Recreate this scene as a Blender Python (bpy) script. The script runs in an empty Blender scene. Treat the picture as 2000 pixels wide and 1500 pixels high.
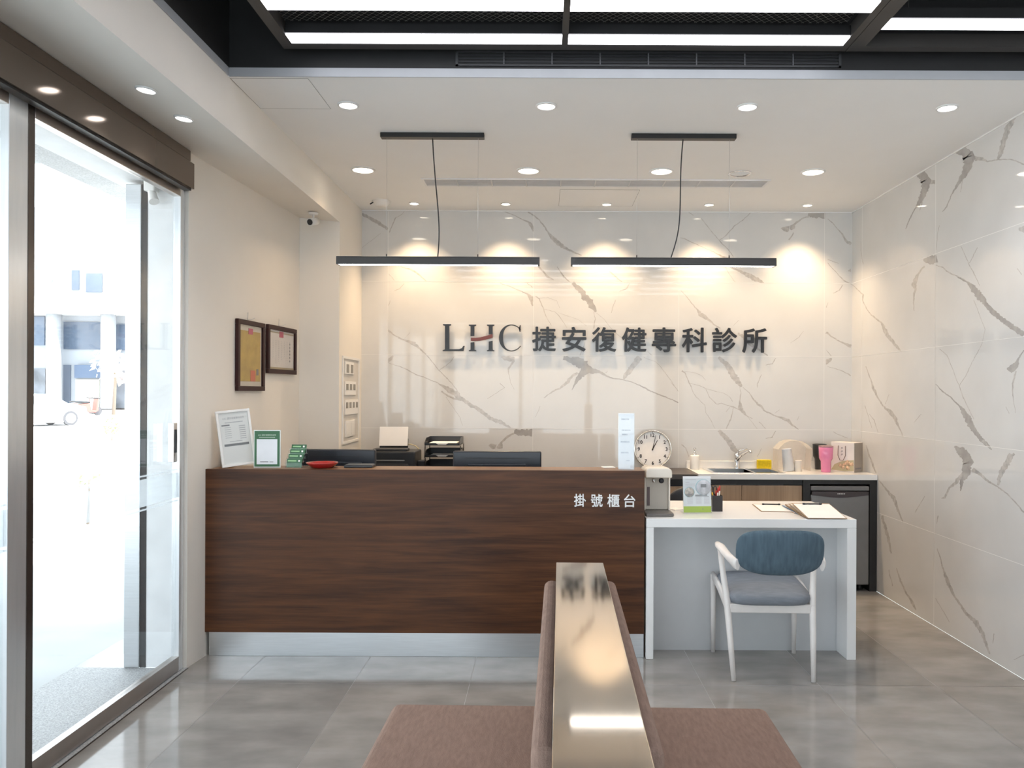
import bpy, bmesh, math, random
from mathutils import Vector, Matrix
random.seed(7)
R = math.radians
SC = bpy.context.scene
COL = SC.collection

# ------------------------------------------------------------------ camera
# axes: X right, Y into the room, Z up; metres.  Camera stands at (0,0,1.5).
F, CX, CY, EYE = 1562.0, 1064.0, 767.0, 1.5
ROLL = 0.0045
cam = bpy.data.cameras.new('camera')
cam.sensor_width = 36.0
cam.lens = F * 36.0 / 2000.0
cam.shift_x = (1000 - CX) / 2000.0
cam.shift_y = (CY - 750) / 2000.0
cam.clip_start, cam.clip_end = 0.05, 400
camo = bpy.data.objects.new('camera', cam)
COL.objects.link(camo)
camo.location = (0, 0, EYE)
camo.rotation_euler = (Matrix.Rotation(R(90), 4, 'X') @ Matrix.Rotation(ROLL, 4, 'Z')).to_euler()
SC.camera = camo

# ------------------------------------------------------------------ world, sun, exposure
SC.view_settings.view_transform = 'Standard'
SC.view_settings.look = 'None'
SC.view_settings.exposure = 0.53
SC.view_settings.gamma = 1.0
SC.view_settings.use_curve_mapping = False
SC.cycles.use_denoising = True
SC.cycles.max_bounces = 9
SC.cycles.diffuse_bounces = 5
SC.cycles.glossy_bounces = 4
SC.cycles.transparent_max_bounces = 12
SC.cycles.caustics_reflective = False
SC.cycles.caustics_refractive = False
SC.cycles.sample_clamp_indirect = 6.0
W = bpy.data.worlds.new('sky'); SC.world = W
W.use_nodes = True
bg = W.node_tree.nodes['Background']
bg.inputs[0].default_value = (0.84, 0.92, 1.0, 1)
bg.inputs[1].default_value = 3.2
sun = bpy.data.lights.new('sun', 'SUN'); sun.energy = 13.0; sun.angle = R(3); sun.color = (1, .97, .92)
suno = bpy.data.objects.new('sun', sun); COL.objects.link(suno)
suno.rotation_euler = Vector((-0.25, 0.22, -0.92)).to_track_quat('-Z', 'Y').to_euler()

# ------------------------------------------------------------------ helpers
def at(px, py, Y):
    """point of the place at depth Y seen at a pixel of the 2000x1500 frame"""
    ix = px + ROLL * (py - CY); iy = py - ROLL * (px - CX)
    return Vector(((ix - CX) / F * Y, Y, EYE - (iy - CY) / F * Y))
def atx(px, py, X):
    ix = px + ROLL * (py - CY); iy = py - ROLL * (px - CX)
    Y = X * F / (ix - CX)
    return Vector((X, Y, EYE - (iy - CY) / F * Y))

MATS = {}
def mat(name, col, rough=.5, metal=0., spec=.5, var=.05, scale=8., stretch=(1, 1, 1), emit=0., bump=0., bscale=200., coat=0., trans=0.):
    """procedural principled material: two tones of col through a noise"""
    if name in MATS: return MATS[name]
    m = bpy.data.materials.new(name); m.use_nodes = True
    nt = m.node_tree; N = nt.nodes; L = nt.links
    b = N['Principled BSDF']
    b.inputs['Roughness'].default_value = rough
    b.inputs['Metallic'].default_value = metal
    b.inputs['Specular IOR Level'].default_value = spec
    b.inputs['Coat Weight'].default_value = coat
    b.inputs['Coat Roughness'].default_value = .08
    b.inputs['Transmission Weight'].default_value = trans
    tc = N.new('ShaderNodeTexCoord'); mp = N.new('ShaderNodeMapping'); mp.inputs['Scale'].default_value = stretch
    L.new(tc.outputs['Object'], mp.inputs[0])
    nz = N.new('ShaderNodeTexNoise'); nz.inputs['Scale'].default_value = scale; nz.inputs['Detail'].default_value = 4
    L.new(mp.outputs[0], nz.inputs['Vector'])
    cr = N.new('ShaderNodeValToRGB')
    cr.color_ramp.elements[0].position = .3; cr.color_ramp.elements[1].position = .7
    cr.color_ramp.elements[0].color = (*[max(0, c * (1 - var)) for c in col], 1)
    cr.color_ramp.elements[1].color = (*[min(1, c * (1 + var)) for c in col], 1)
    L.new(nz.outputs['Fac'], cr.inputs[0]); L.new(cr.outputs[0], b.inputs['Base Color'])
    if emit:
        b.inputs['Emission Color'].default_value = (*col, 1); b.inputs['Emission Strength'].default_value = emit
    if bump:
        n2 = N.new('ShaderNodeTexNoise'); n2.inputs['Scale'].default_value = bscale; L.new(mp.outputs[0], n2.inputs['Vector'])
        bp = N.new('ShaderNodeBump'); bp.inputs['Strength'].default_value = bump; bp.inputs['Distance'].default_value = .002
        L.new(n2.outputs['Fac'], bp.inputs['Height']); L.new(bp.outputs[0], b.inputs['Normal'])
    MATS[name] = m
    return m

def glass(name, tint=(1, 1, 1), refl=1.0, haze=0., hazecol=(.9, .92, .93)):
    if name in MATS: return MATS[name]
    m = bpy.data.materials.new(name); m.use_nodes = True
    nt = m.node_tree; N = nt.nodes; L = nt.links
    N.remove(N['Principled BSDF'])
    out = N['Material Output']
    tr = N.new('ShaderNodeBsdfTransparent'); tr.inputs[0].default_value = (*tint, 1)
    gl = N.new('ShaderNodeBsdfGlossy'); gl.inputs['Roughness'].default_value = .02
    fr = N.new('ShaderNodeFresnel')
    ge = N.new('ShaderNodeNewGeometry'); io = N.new('ShaderNodeMapRange')
    io.inputs['To Min'].default_value = 1.45; io.inputs['To Max'].default_value = 1 / 1.45
    L.new(ge.outputs['Backfacing'], io.inputs[0]); L.new(io.outputs[0], fr.inputs[0])
    mu = N.new('ShaderNodeMath'); mu.operation = 'MULTIPLY'; mu.inputs[1].default_value = refl
    L.new(fr.outputs[0], mu.inputs[0])
    mx = N.new('ShaderNodeMixShader'); L.new(mu.outputs[0], mx.inputs[0]); L.new(tr.outputs[0], mx.inputs[1]); L.new(gl.outputs[0], mx.inputs[2])
    last = mx
    if haze:
        df = N.new('ShaderNodeBsdfDiffuse'); tl = N.new('ShaderNodeBsdfTranslucent')
        df.inputs[0].default_value = (*hazecol, 1); tl.inputs[0].default_value = (*hazecol, 1)
        m1 = N.new('ShaderNodeMixShader'); m1.inputs[0].default_value = .5; L.new(df.outputs[0], m1.inputs[1]); L.new(tl.outputs[0], m1.inputs[2])
        nz = N.new('ShaderNodeTexNoise'); nz.inputs['Scale'].default_value = 6
        mr = N.new('ShaderNodeMapRange'); mr.inputs['To Min'].default_value = haze * .9; mr.inputs['To Max'].default_value = min(1, haze * 1.1)
        L.new(nz.outputs['Fac'], mr.inputs[0])
        m2 = N.new('ShaderNodeMixShader'); L.new(mr.outputs[0], m2.inputs[0]); L.new(mx.outputs[0], m2.inputs[1]); L.new(m1.outputs[0], m2.inputs[2])
        last = m2
    L.new(last.outputs[0], out.inputs[0])
    MATS[name] = m
    return m

class MB:
    """collects shapes into one bmesh"""
    def __init__(s): s.bm = bmesh.new(); s.mi = 0
    def face(s, pts):
        vs = [s.bm.verts.new(p) for p in pts]
        f = s.bm.faces.new(vs); f.material_index = s.mi; return f
    def _merge(s, b, smooth=None):
        for f in b.faces:
            f.material_index = s.mi
            if smooth is not None: f.smooth = smooth
        me = bpy.data.meshes.new('tmp'); b.to_mesh(me); b.free()
        s.bm.from_mesh(me); bpy.data.meshes.remove(me)
    def box(s, x0, x1, y0, y1, z0, z1, bev=0., seg=2, M=None):
        b = bmesh.new()
        bmesh.ops.create_cube(b, size=1)
        for v in b.verts:
            v.co = Vector(((x0 + x1) / 2 + v.co.x * (x1 - x0), (y0 + y1) / 2 + v.co.y * (y1 - y0), (z0 + z1) / 2 + v.co.z * (z1 - z0)))
        if bev: bmesh.ops.bevel(b, geom=b.edges[:], offset=bev, segments=seg, profile=.5, affect='EDGES')
        if M is not None: b.transform(M)
        s._merge(b); return s
    def prism(s, poly, f0, f1, bev=0.):
        """poly: 2-d points; f0/f1 map a point to the near and far 3-d point"""
        b = bmesh.new()
        a = [b.verts.new(f0(*p)) for p in poly]; c = [b.verts.new(f1(*p)) for p in poly]
        n = len(poly)
        b.faces.new(a); b.faces.new(c[::-1])
        for i in range(n): b.faces.new((a[i], c[i], c[(i + 1) % n], a[(i + 1) % n]))
        bmesh.ops.recalc_face_normals(b, faces=b.faces[:])
        if bev: bmesh.ops.bevel(b, geom=b.edges[:], offset=bev, segments=2, profile=.5, affect='EDGES')
        s._merge(b); return s
    def tube(s, pts, rad, seg=10, caps=True):
        """tapered tube; rad is one radius, or one per point, each r or (ra, rb)"""
        pts = [Vector(p) for p in pts]; n = len(pts)
        if not isinstance(rad, (list,)): rad = [rad] * n
        rad = [(r, r) if not isinstance(r, tuple) else r for r in rad]
        t0 = (pts[1] - pts[0]).normalized()
        u = t0.orthogonal().normalized()
        ax = Vector((1, 0, 0)) if abs(t0.x) < .9 else Vector((0, 1, 0))
        u = (ax - t0 * ax.dot(t0)).normalized()
        rings = []
        for i in range(n):
            t = (pts[min(i + 1, n - 1)] - pts[max(i - 1, 0)]).normalized()
            u = (u - t * u.dot(t)).normalized(); w = t.cross(u)
            rings.append([s.bm.verts.new(pts[i] + u * (math.cos(2 * math.pi * k / seg) * rad[i][0]) + w * (math.sin(2 * math.pi * k / seg) * rad[i][1])) for k in range(seg)])
        for a, c in zip(rings, rings[1:]):
            for k in range(seg):
                f = s.bm.faces.new((a[k], a[(k + 1) % seg], c[(k + 1) % seg], c[k])); f.smooth = True; f.material_index = s.mi
        if caps:
            for r in (rings[0][::-1], rings[-1]):
                f = s.bm.faces.new(r); f.material_index = s.mi
        return s
    def lathe(s, prof, c=(0, 0, 0), seg=32, M=None, closed=False):
        """prof: (radius, height) pairs, spun about Z through c"""
        b = bmesh.new(); rings = []
        for r, z in prof:
            if r < 1e-6: rings.append([b.verts.new((c[0], c[1], c[2] + z))])
            else: rings.append([b.verts.new((c[0] + r * math.cos(2 * math.pi * k / seg), c[1] + r * math.sin(2 * math.pi * k / seg), c[2] + z)) for k in range(seg)])
        for a, d in zip(rings, rings[1:]):
            for k in range(seg):
                k2 = (k + 1) % seg
                if len(a) == 1 and len(d) == 1: continue
                if len(a) == 1: f = b.faces.new((a[0], d[k2], d[k]))
                elif len(d) == 1: f = b.faces.new((a[k], a[k2], d[0]))
                else: f = b.faces.new((a[k], a[k2], d[k2], d[k]))
                f.smooth = True
        bmesh.ops.recalc_face_normals(b, faces=b.faces[:])
        if M is not None: b.transform(M)
        s._merge(b); return s
    def cushion(s, a, b, t, n=3., bend=0., M=None, rings=9, seg=56, p=2.6, bow=0.):
        """soft rounded pad in the XZ plane: half sizes a,b; half thickness t along Y"""
        g = bmesh.new()
        def pt(r, th, side):
            c, q = math.cos(th), math.sin(th)
            x = a * math.copysign(abs(c) ** (2 / n), c) * r; z = b * math.copysign(abs(q) ** (2 / n), q) * r
            y = side * t * max(0, 1 - r ** p) ** (1 / p)
            return Vector((x, y + bend * x * x, z + bow * x * x))
        for side in (-1, 1):
            rs = [math.sin(math.pi / 2 * i / rings) for i in range(1, rings + 1)]
            cv = g.verts.new(pt(0, 0, side)); prev = None
            for r in rs:
                ring = [g.verts.new(pt(r, 2 * math.pi * k / seg, side)) for k in range(seg)]
                for k in range(seg):
                    k2 = (k + 1) % seg
                    f = g.faces.new((cv, ring[k], ring[k2]) if prev is None else (prev[k], ring[k], ring[k2], prev[k2])); f.smooth = True
                prev = ring
        bmesh.ops.remove_doubles(g, verts=g.verts[:], dist=1e-5)
        bmesh.ops.recalc_face_normals(g, faces=g.faces[:])
        if M is not None: g.transform(M)
        s._merge(g); return s
    def mesh_in(s, me, M=None):
        b = bmesh.new(); b.from_mesh(me)
        if M is not None: b.transform(M)
        s._merge(b); return s
    def obj(s, name, mats, parent=None, loc=None, rot=None):
        me = bpy.data.meshes.new(name)
        bmesh.ops.recalc_face_normals(s.bm, faces=s.bm.faces[:]) if False else None
        s.bm.to_mesh(me); s.bm.free()
        for m in (mats if isinstance(mats, (list, tuple)) else [mats]): me.materials.append(m)
        o = bpy.data.objects.new(name, me); COL.objects.link(o)
        if parent: o.parent = parent
        if loc is not None: o.location = loc
        if rot is not None: o.rotation_euler = rot
        return o

def B(*a, **k): return MB().box(*a, **k)
def thing(name, label, cat, loc=(0, 0, 0), rotz=0., group=None, rot=None):
    o = bpy.data.objects.new(name, None); COL.objects.link(o)
    o.empty_display_size = .05
    o.location = loc; o.rotation_euler = rot if rot else (0, 0, rotz)
    o['label'] = label; o['category'] = cat
    if group: o['group'] = group
    return o
def tag(o, label, cat, group=None, kind=None):
    o['label'] = label; o['category'] = cat
    if group: o['group'] = group
    if kind: o['kind'] = kind
    return o
def struct(o, label=None, cat=None):
    o['kind'] = 'structure'
    if label: o['label'] = label
    if cat: o['category'] = cat
    return o
def copy_tree(o, parent=None):
    c = o.copy(); COL.objects.link(c)
    if parent: c.parent = parent
    for ch in list(o.children): copy_tree(ch, c)
    return c
def text_mesh(body, extrude=.0, offset=.0):
    c = bpy.data.curves.new('t', 'FONT'); c.body = body; c.size = 1; c.extrude = extrude; c.offset = offset; c.resolution_u = 4
    o = bpy.data.objects.new('t', c); COL.objects.link(o)
    dg = bpy.context.evaluated_depsgraph_get()
    me = bpy.data.meshes.new_from_object(o.evaluated_get(dg))
    bpy.data.objects.remove(o); bpy.data.curves.remove(c)
    return me
def fit_text(mb, body, x0, x1, z0, z1, y, depth, bold=.0, keep=False):
    """lettering standing in the XZ plane facing -Y, fitted to a box; depth goes back from y; bold thickens the strokes (share of the box)"""
    me = text_mesh(body, .5)
    xs = [v.co.x for v in me.vertices]; ys = [v.co.y for v in me.vertices]; zs = [v.co.z for v in me.vertices]
    bw = bold * min(x1 - x0, z1 - z0)
    x0, x1, z0, z1 = x0 + bw, x1 - bw, z0 + bw, z1 - bw
    sx = (x1 - x0) / (max(xs) - min(xs)); sz = (z1 - z0) / (max(ys) - min(ys))
    ox = x0
    if keep:
        sx = min(sx, sz); sz = sx; ox = (x0 + x1) / 2 - sx * (max(xs) - min(xs)) / 2
    for v in me.vertices:
        c = v.co.copy(); v.co = Vector((ox + (c.x - min(xs)) * sx, y + (max(zs) - c.z) / (max(zs) - min(zs)) * depth, z0 + (c.y - min(ys)) * sz))
    sh = [(0, 0)] if not bold else [(0, 0), (1, 0), (-1, 0), (0, 1), (0, -1), (.7, .7), (-.7, .7), (.7, -.7), (-.7, -.7)]
    for k, (i, j) in enumerate(sh):
        mb.mesh_in(me, Matrix.Translation((i * bw, k * depth * .012, j * bw)))
    bpy.data.meshes.remove(me)
def spot(name, loc, power, color, size=100, blend=1., radius=.03, parent=None, direction=None):
    l = bpy.data.lights.new(name, 'SPOT'); l.energy = power; l.color = color; l.spot_size = R(size); l.spot_blend = blend; l.shadow_soft_size = radius
    o = bpy.data.objects.new(name, l); COL.objects.link(o); o.location = loc
    if parent: o.parent = parent
    if direction: o.rotation_euler = Vector(direction).to_track_quat('-Z', 'Y').to_euler()
    return o

WARM, NEUT, COOL = (1, .69, .40), (1, .97, .94), (.92, .95, 1)

# ------------------------------------------------------------------ materials
white_paint = mat('white_paint', (.80, .76, .70), .6, var=.015, scale=3, bump=.15, bscale=300)
ceil_paint = mat('ceiling_paint', (.87, .87, .865), .65, var=.01, scale=3)
black_paint = mat('black_paint', (.012, .012, .013), .6, var=.1)
marble = mat('marble_white', (.67, .665, .655), .035, var=.045, scale=2.2, spec=.5)
vein = mat('marble_vein', (.40, .38, .365), .05, var=.16, scale=14, spec=.5)
vein_fine = mat('marble_vein_fine', (.50, .475, .455), .05, var=.2, scale=30, spec=.5)
joint = mat('marble_joint', (.80, .79, .77), .35, var=.02)
steel = mat('brushed_steel', (.62, .64, .66), .28, metal=1, var=.06, scale=6, stretch=(1, 1, 40))
alum = mat('aluminium', (.72, .74, .76), .25, metal=.6, var=.05, scale=4, stretch=(8, 8, 1))
chrome = mat('chrome', (.82, .82, .83), .08, metal=1, var=.02)
bronze = mat('dark_bronze', (.10, .085, .075), .25, metal=.7, var=.08)
black_metal = mat('black_metal', (.018, .018, .019), .42, var=.1, spec=.4)
black_plastic = mat('black_plastic', (.016, .018, .022), .32, var=.1)
dark_plastic = mat('dark_plastic', (.03, .03, .033), .45, var=.1)
white_plastic = mat('white_plastic', (.80, .79, .77), .35, var=.02)
paper = mat('paper', (.86, .84, .82), .75, var=.02)
ink = mat('ink_grey', (.22, .22, .23), .8, var=.1)
ink_pale = mat('ink_pale', (.55, .54, .55), .8, var=.1)
solid_white = mat('white_solid_surface', (.82, .82, .815), .22, var=.01)
clear = glass('clear_glass', (.97, .985, .98), 1.0)
acrylic = glass('clear_acrylic', (.97, .98, .98), .9)
frost = glass('frosted_film', (.95, .97, .98), .6, haze=.42, hazecol=(.86, .9, .93))

def wood(name, dark, light, axis='X', scale=1.0, rough=.35):
    m = bpy.data.materials.new(name); m.use_nodes = True
    nt = m.node_tree; N = nt.nodes; L = nt.links; b = N['Principled BSDF']; b.inputs['Roughness'].default_value = rough; b.inputs['Specular IOR Level'].default_value = .28
    tc = N.new('ShaderNodeTexCoord'); mp = N.new('ShaderNodeMapping')
    st = {'X': (.5, 9, 9), 'Y': (9, .5, 9), 'Z': (9, 9, .5)}[axis]
    mp.inputs['Scale'].default_value = [q * scale for q in st]
    L.new(tc.outputs['Object'], mp.inputs[0])
    n1 = N.new('ShaderNodeTexNoise'); n1.inputs['Scale'].default_value = 1.6; n1.inputs['Detail'].default_value = 7; n1.inputs['Roughness'].default_value = .62; n1.inputs['Distortion'].default_value = .4
    L.new(mp.outputs[0], n1.inputs['Vector'])
    mp2 = N.new('ShaderNodeMapping'); mp2.inputs['Scale'].default_value = [q * scale * (8 if q > 1 else 3) for q in st]
    L.new(tc.outputs['Object'], mp2.inputs[0])
    n2 = N.new('ShaderNodeTexNoise'); n2.inputs['Scale'].default_value = 2; n2.inputs['Detail'].default_value = 3
    L.new(mp2.outputs[0], n2.inputs['Vector'])
    mx = N.new('ShaderNodeMath'); mx.operation = 'MULTIPLY_ADD'; mx.inputs[1].default_value = .35; L.new(n2.outputs['Fac'], mx.inputs[0]); L.new(n1.outputs['Fac'], mx.inputs[2])
    cr = N.new('ShaderNodeValToRGB'); cr.color_ramp.elements[0].position = .48; cr.color_ramp.elements[1].position = .88
    cr.color_ramp.elements[0].color = (*dark, 1); cr.color_ramp.elements[1].color = (*light, 1)
    L.new(mx.outputs[0], cr.inputs[0]); L.new(cr.outputs[0], b.inputs['Base Color'])
    MATS[name] = m; return m
walnut = wood('walnut_veneer', (.034, .0115, .0050), (.118, .045, .017), 'X', 1.7, rough=.36)
walnut_lit_top = wood('walnut_lit_top', (.16, .080, .040), (.30, .165, .085), 'X', rough=.3)  # same walnut made paler: lamplight on the counter top put into its colour
oak = wood('pale_oak', (.30, .20, .13), (.46, .33, .22), 'Z', rough=.45)
ash = wood('pale_ash', (.66, .60, .55), (.78, .73, .69), 'Z', rough=.4)

def emit_mat(name, col, strength):
    return mat(name, col, .5, var=0., emit=strength)
lens_warm = emit_mat('lamp_lens_warm', (1, .88, .70), 9)
lens_neut = emit_mat('lamp_lens_neutral', (1, .95, .90), 9)
tube_white = emit_mat('lamp_tube_white', (.96, .95, 1), 4)
bar_white = emit_mat('lamp_bar_white', (1, .96, .90), 9)

# ------------------------------------------------------------------ the room shell
XR, YB, ZC, XBEAM, YEDGE = 2.532, 6.60, 3.0, -1.515, 3.81
# floor: one mesh of porcelain tiles in four close tones
tones = [mat('floor_tile_%s' % n, c, .09, var=.20, scale=3.4, stretch=(1, 1.8, 1), spec=.5) for n, c in
         (('ash', (0.297, 0.279, 0.261)), ('stone', (0.315, 0.302, 0.288)), ('dust', (0.261, 0.249, 0.236)), ('sand', (0.302, 0.285, 0.268)))]
grout = mat('floor_grout', (.37, .36, .345), .5)
mb = MB()
xs = [-1.95] + [-1.58 + .6 * i for i in range(7)] + [XR]
ys = [-3.0 + .0] + [4.115 - 1.2 * i for i in range(5, -1, -1)] + [5.315, 6.515, 6.65]
ys = sorted(set(round(y, 4) for y in ys))
g = .0012
for i in range(len(xs) - 1):
    for j in range(len(ys) - 1):
        mb.mi = random.choice([0, 0, 1, 2, 3])
        mb.face([(xs[i] + g, ys[j] + g, 0), (xs[i + 1] - g, ys[j] + g, 0), (xs[i + 1] - g, ys[j + 1] - g, 0), (xs[i] + g, ys[j + 1] - g, 0)])
mb.mi = 4
mb.box(-1.95, XR, -3.0, 6.65, -.1, -.0008)
struct(mb.obj('floor', tones + [grout]), 'grey stone look porcelain tile floor of the reception room', 'floor')

# ---- marble walls with traced veins
def ribbons(mb, strokes, org, sc, place, thick_min):
    for st in strokes:
        pts = []
        lastw = 6.
        for p in st:
            w = p[2] if len(p) > 2 else lastw
            lastw = w if len(p) > 2 else lastw
            pts.append((org[0] + p[0] / sc, org[1] + p[1] / sc, max(w / sc, .55)))
        # resample every ~2.5 px with jitter
        out = []
        for a, b in zip(pts, pts[1:]):
            d = math.hypot(b[0] - a[0], b[1] - a[1]); n = max(1, int(d / 2.5))
            for k in range(n):
                t = k / n; out.append((a[0] + (b[0] - a[0]) * t, a[1] + (b[1] - a[1]) * t, a[2] + (b[2] - a[2]) * t))
        out.append(pts[-1])
        L_, R_ = [], []
        jit = 0.
        for i, (x, y, w) in enumerate(out):
            a = out[max(i - 1, 0)]; b = out[min(i + 1, len(out) - 1)]
            dx, dy = b[0] - a[0], b[1] - a[1]; d = math.hypot(dx, dy) or 1
            nx, ny = -dy / d, dx / d
            jit = jit * .6 + random.uniform(-1, 1) * (.35 + w * .05)
            wl = max(.2, w / 2 * random.uniform(.72, 1.2)); wr = max(.2, w / 2 * random.uniform(.72, 1.2))
            L_.append((x + nx * (wl + jit), y + ny * (wl + jit))); R_.append((x - nx * (wr - jit), y - ny * (wr - jit)))
        big = max(p[2] for p in pts) > thick_min
        mb.mi = 1 if big else 2
        off = random.uniform(.0003, .0006)
        vl = [mb.bm.verts.new(place(*p, off)) for p in L_]; vr = [mb.bm.verts.new(place(*p, off)) for p in R_]
        for i in range(len(out) - 1):
            try:
                f = mb.bm.faces.new((vl[i], vr[i], vr[i + 1], vl[i + 1])); f.material_index = mb.mi
            except ValueError: pass

def place_back(px, py, off):
    p = at(px, py, YB); return Vector((min(max(p.x, XBEAM + .001), XR - .001), YB - off, min(max(p.z, .001), ZC - .001)))
def place_right(px, py, off):
    px = max(px, 1664.5)
    p = atx(px, py, XR); return Vector((XR - off, min(p.y, YB - .001), min(max(p.z, .001), ZC - .001)))
A1 = [[(20,95,30),(120,140,35),(220,200,40),(320,265,25)], [(505,60,5),(480,100),(400,145,9),(390,170),(350,265),(335,300,9)],
 [(1535,55,14),(1570,70,10),(1690,115,7),(1780,160,10),(1850,185,20),(1875,215,42),(1895,290,16)],
 [(460,675,5),(560,700,18),(640,745,20),(740,830,8)], [(330,750,6),(390,820)], [(495,855,8),(450,910,10),(390,935,6)], [(350,1040,5),(325,1095)],
 [(1535,850,10),(1660,890,8),(1770,940,10),(1830,970,15),(1870,1010,50),(1890,1100,14)], [(1830,850,8),(1890,895)],
 [(320,1360,24),(380,1410,14),(450,1450,12),(560,1485,20),(620,1500,15)], [(560,1385,3),(500,1450)], [(240,310,3),(100,420),(30,470)]]
A2 = [[(430,0,8),(560,50,30),(620,75,35),(680,130,18),(740,185,10),(870,345,8),(960,440,10),(1010,490,6),(1100,610,10)],
 [(320,270,6),(340,235,42),(380,195,14)],
 [(320,270,5),(430,305,8),(520,340,12),(610,390,12),(720,430,10),(860,490,8),(910,520,22),(960,550,50),(1050,605,62),(1130,670,40),(1200,720,42),(1290,765,42),(1360,820,38),(1450,875,40),(1540,915,42),(1620,960,25),(1660,980,8)],
 [(900,580,16),(960,620,18),(1040,660,22),(1120,680,10)], [(1040,200,5),(1000,260,9),(950,300,7),(880,345,4)],
 [(1550,205,10),(1590,218,50),(1640,225,66),(1695,225,60)], [(1690,250,24),(1655,300,18),(1630,335,22),(1635,400,7),(1650,480,5),(1690,560,3)],
 [(1535,490,6),(1590,540)], [(1590,540,4),(1470,615,7),(1400,660,4)], [(950,640,4),(1010,730,5),(1100,860,5),(1130,950,4)], [(1970,740,5),(1950,800,7),(1920,860,5)],
 [(1690,1015,50),(1740,1022,66),(1885,1030,76)], [(1690,1035,18),(1620,1070,24),(1580,1110,22),(1545,1145,22)],
 [(1415,1165,12),(1450,1170,60),(1490,1185,50)], [(1500,1190,20),(1535,1170,60),(1545,1140,30)]]
AB = [[(1560,105,10),(1640,160,8),(1700,240,10),(1740,295,30),(1800,340,24),(1860,372,12),(1920,395,6)], [(1760,470,4),(1800,530,10),(1840,568,6)], [(1640,470,10),(1700,535,14),(1738,558,5)]]
A3 = [[(490,125,36),(560,190,56),(640,290,74),(700,370,66),(745,440,22)], [(720,440,6),(735,520,6),(720,620,11)], [(750,450,4),(830,520,4),(930,640,5),(1030,730,5)],
 [(890,0,14),(960,60,15),(1025,115,8)], [(1110,130,6),(1070,190,14),(1000,215,6)], [(955,310,6),(930,380,8),(910,450,5)],
 [(90,270,13),(130,300,10),(160,370,10),(210,500,6),(260,590,4)], [(130,290,3),(220,285),(320,320),(350,400)], [(180,410,4),(290,435),(340,480,6),(430,610,5)], [(340,450,3),(560,530),(640,590)],
 [(390,940,44),(470,960,62),(560,980,110),(630,1045,124),(700,1080,66),(780,1090,30),(870,1140,16),(940,1165,12),(1040,1175,10),(1170,1215,8),(1260,1255,15),(1340,1300,15),(1440,1345,14),(1570,1390,10),(1640,1430,12)],
 [(630,1080,90),(570,1140,56),(510,1230,18),(485,1290,5)], [(545,1100,26),(480,1140,28),(430,1210,36),(350,1270,18),(280,1300,14),(180,1375,10)],
 [(1225,935,64),(1160,1010,56),(1100,1085,54),(1060,1140,40),(1040,1175,10)], [(1260,930,5),(1390,980,5),(1440,1030,5),(1540,1160,5),(1640,1305,7)],
 [(625,770,6),(610,820,9),(570,910,8)], [(1300,860,6),(1355,915)], [(870,1080,3),(850,1100,8)]]
A4 = [[(190,80,5),(250,115,7)], [(330,145,5),(400,240,8),(520,380,7),(560,430,9),(640,500,9),(680,570,6)], [(880,70,8),(790,160,8),(690,230,9),(630,300,12),(590,345,6),(530,380,4)],
 [(100,355,5),(160,375,13),(200,395,8),(350,460,5),(480,520,6),(560,560,20),(640,580,18)], [(660,685,16),(740,715,25),(810,750,38),(880,785,56),(960,820,46),(1010,848,10)], [(600,690,3),(650,770,4),(700,840,4)],
 [(1195,255,6),(1230,258,50),(1285,265,70)], [(1300,270,20),(1325,245,66),(1335,215,26),(1380,180,20),(1440,140,15),(1500,128,15)], [(1490,100,44),(1560,112,70),(1675,115,78)], [(1330,300,10),(1310,345,12),(1280,380,14)],
 [(1700,150,5),(1750,190,11),(1800,250,8),(1860,320,16),(1900,385,26),(1955,430,38)], [(1700,590,6),(1760,615),(1820,640)], [(1700,630,5),(1760,700,8),(1830,770,7),(1880,820,15),(1960,865,5)], [(1925,715,12),(1955,713,30)],
 [(1865,870,9),(1830,925,11),(1760,960,7)], [(1705,1060,4),(1690,1115,6)], [(1685,1385,30),(1730,1420,15),(1790,1460,14),(1850,1490,16),(1960,1535,38)],
 [(740,1250,4),(680,1310,4)], [(1440,1370,3),(1390,1440,6),(1300,1500,3)],
 [(110,930,4),(150,970,7),(280,1130,11),(320,1185,44),(360,1210,48),(400,1240,28),(470,1300,14),(540,1340,10)]]
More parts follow.
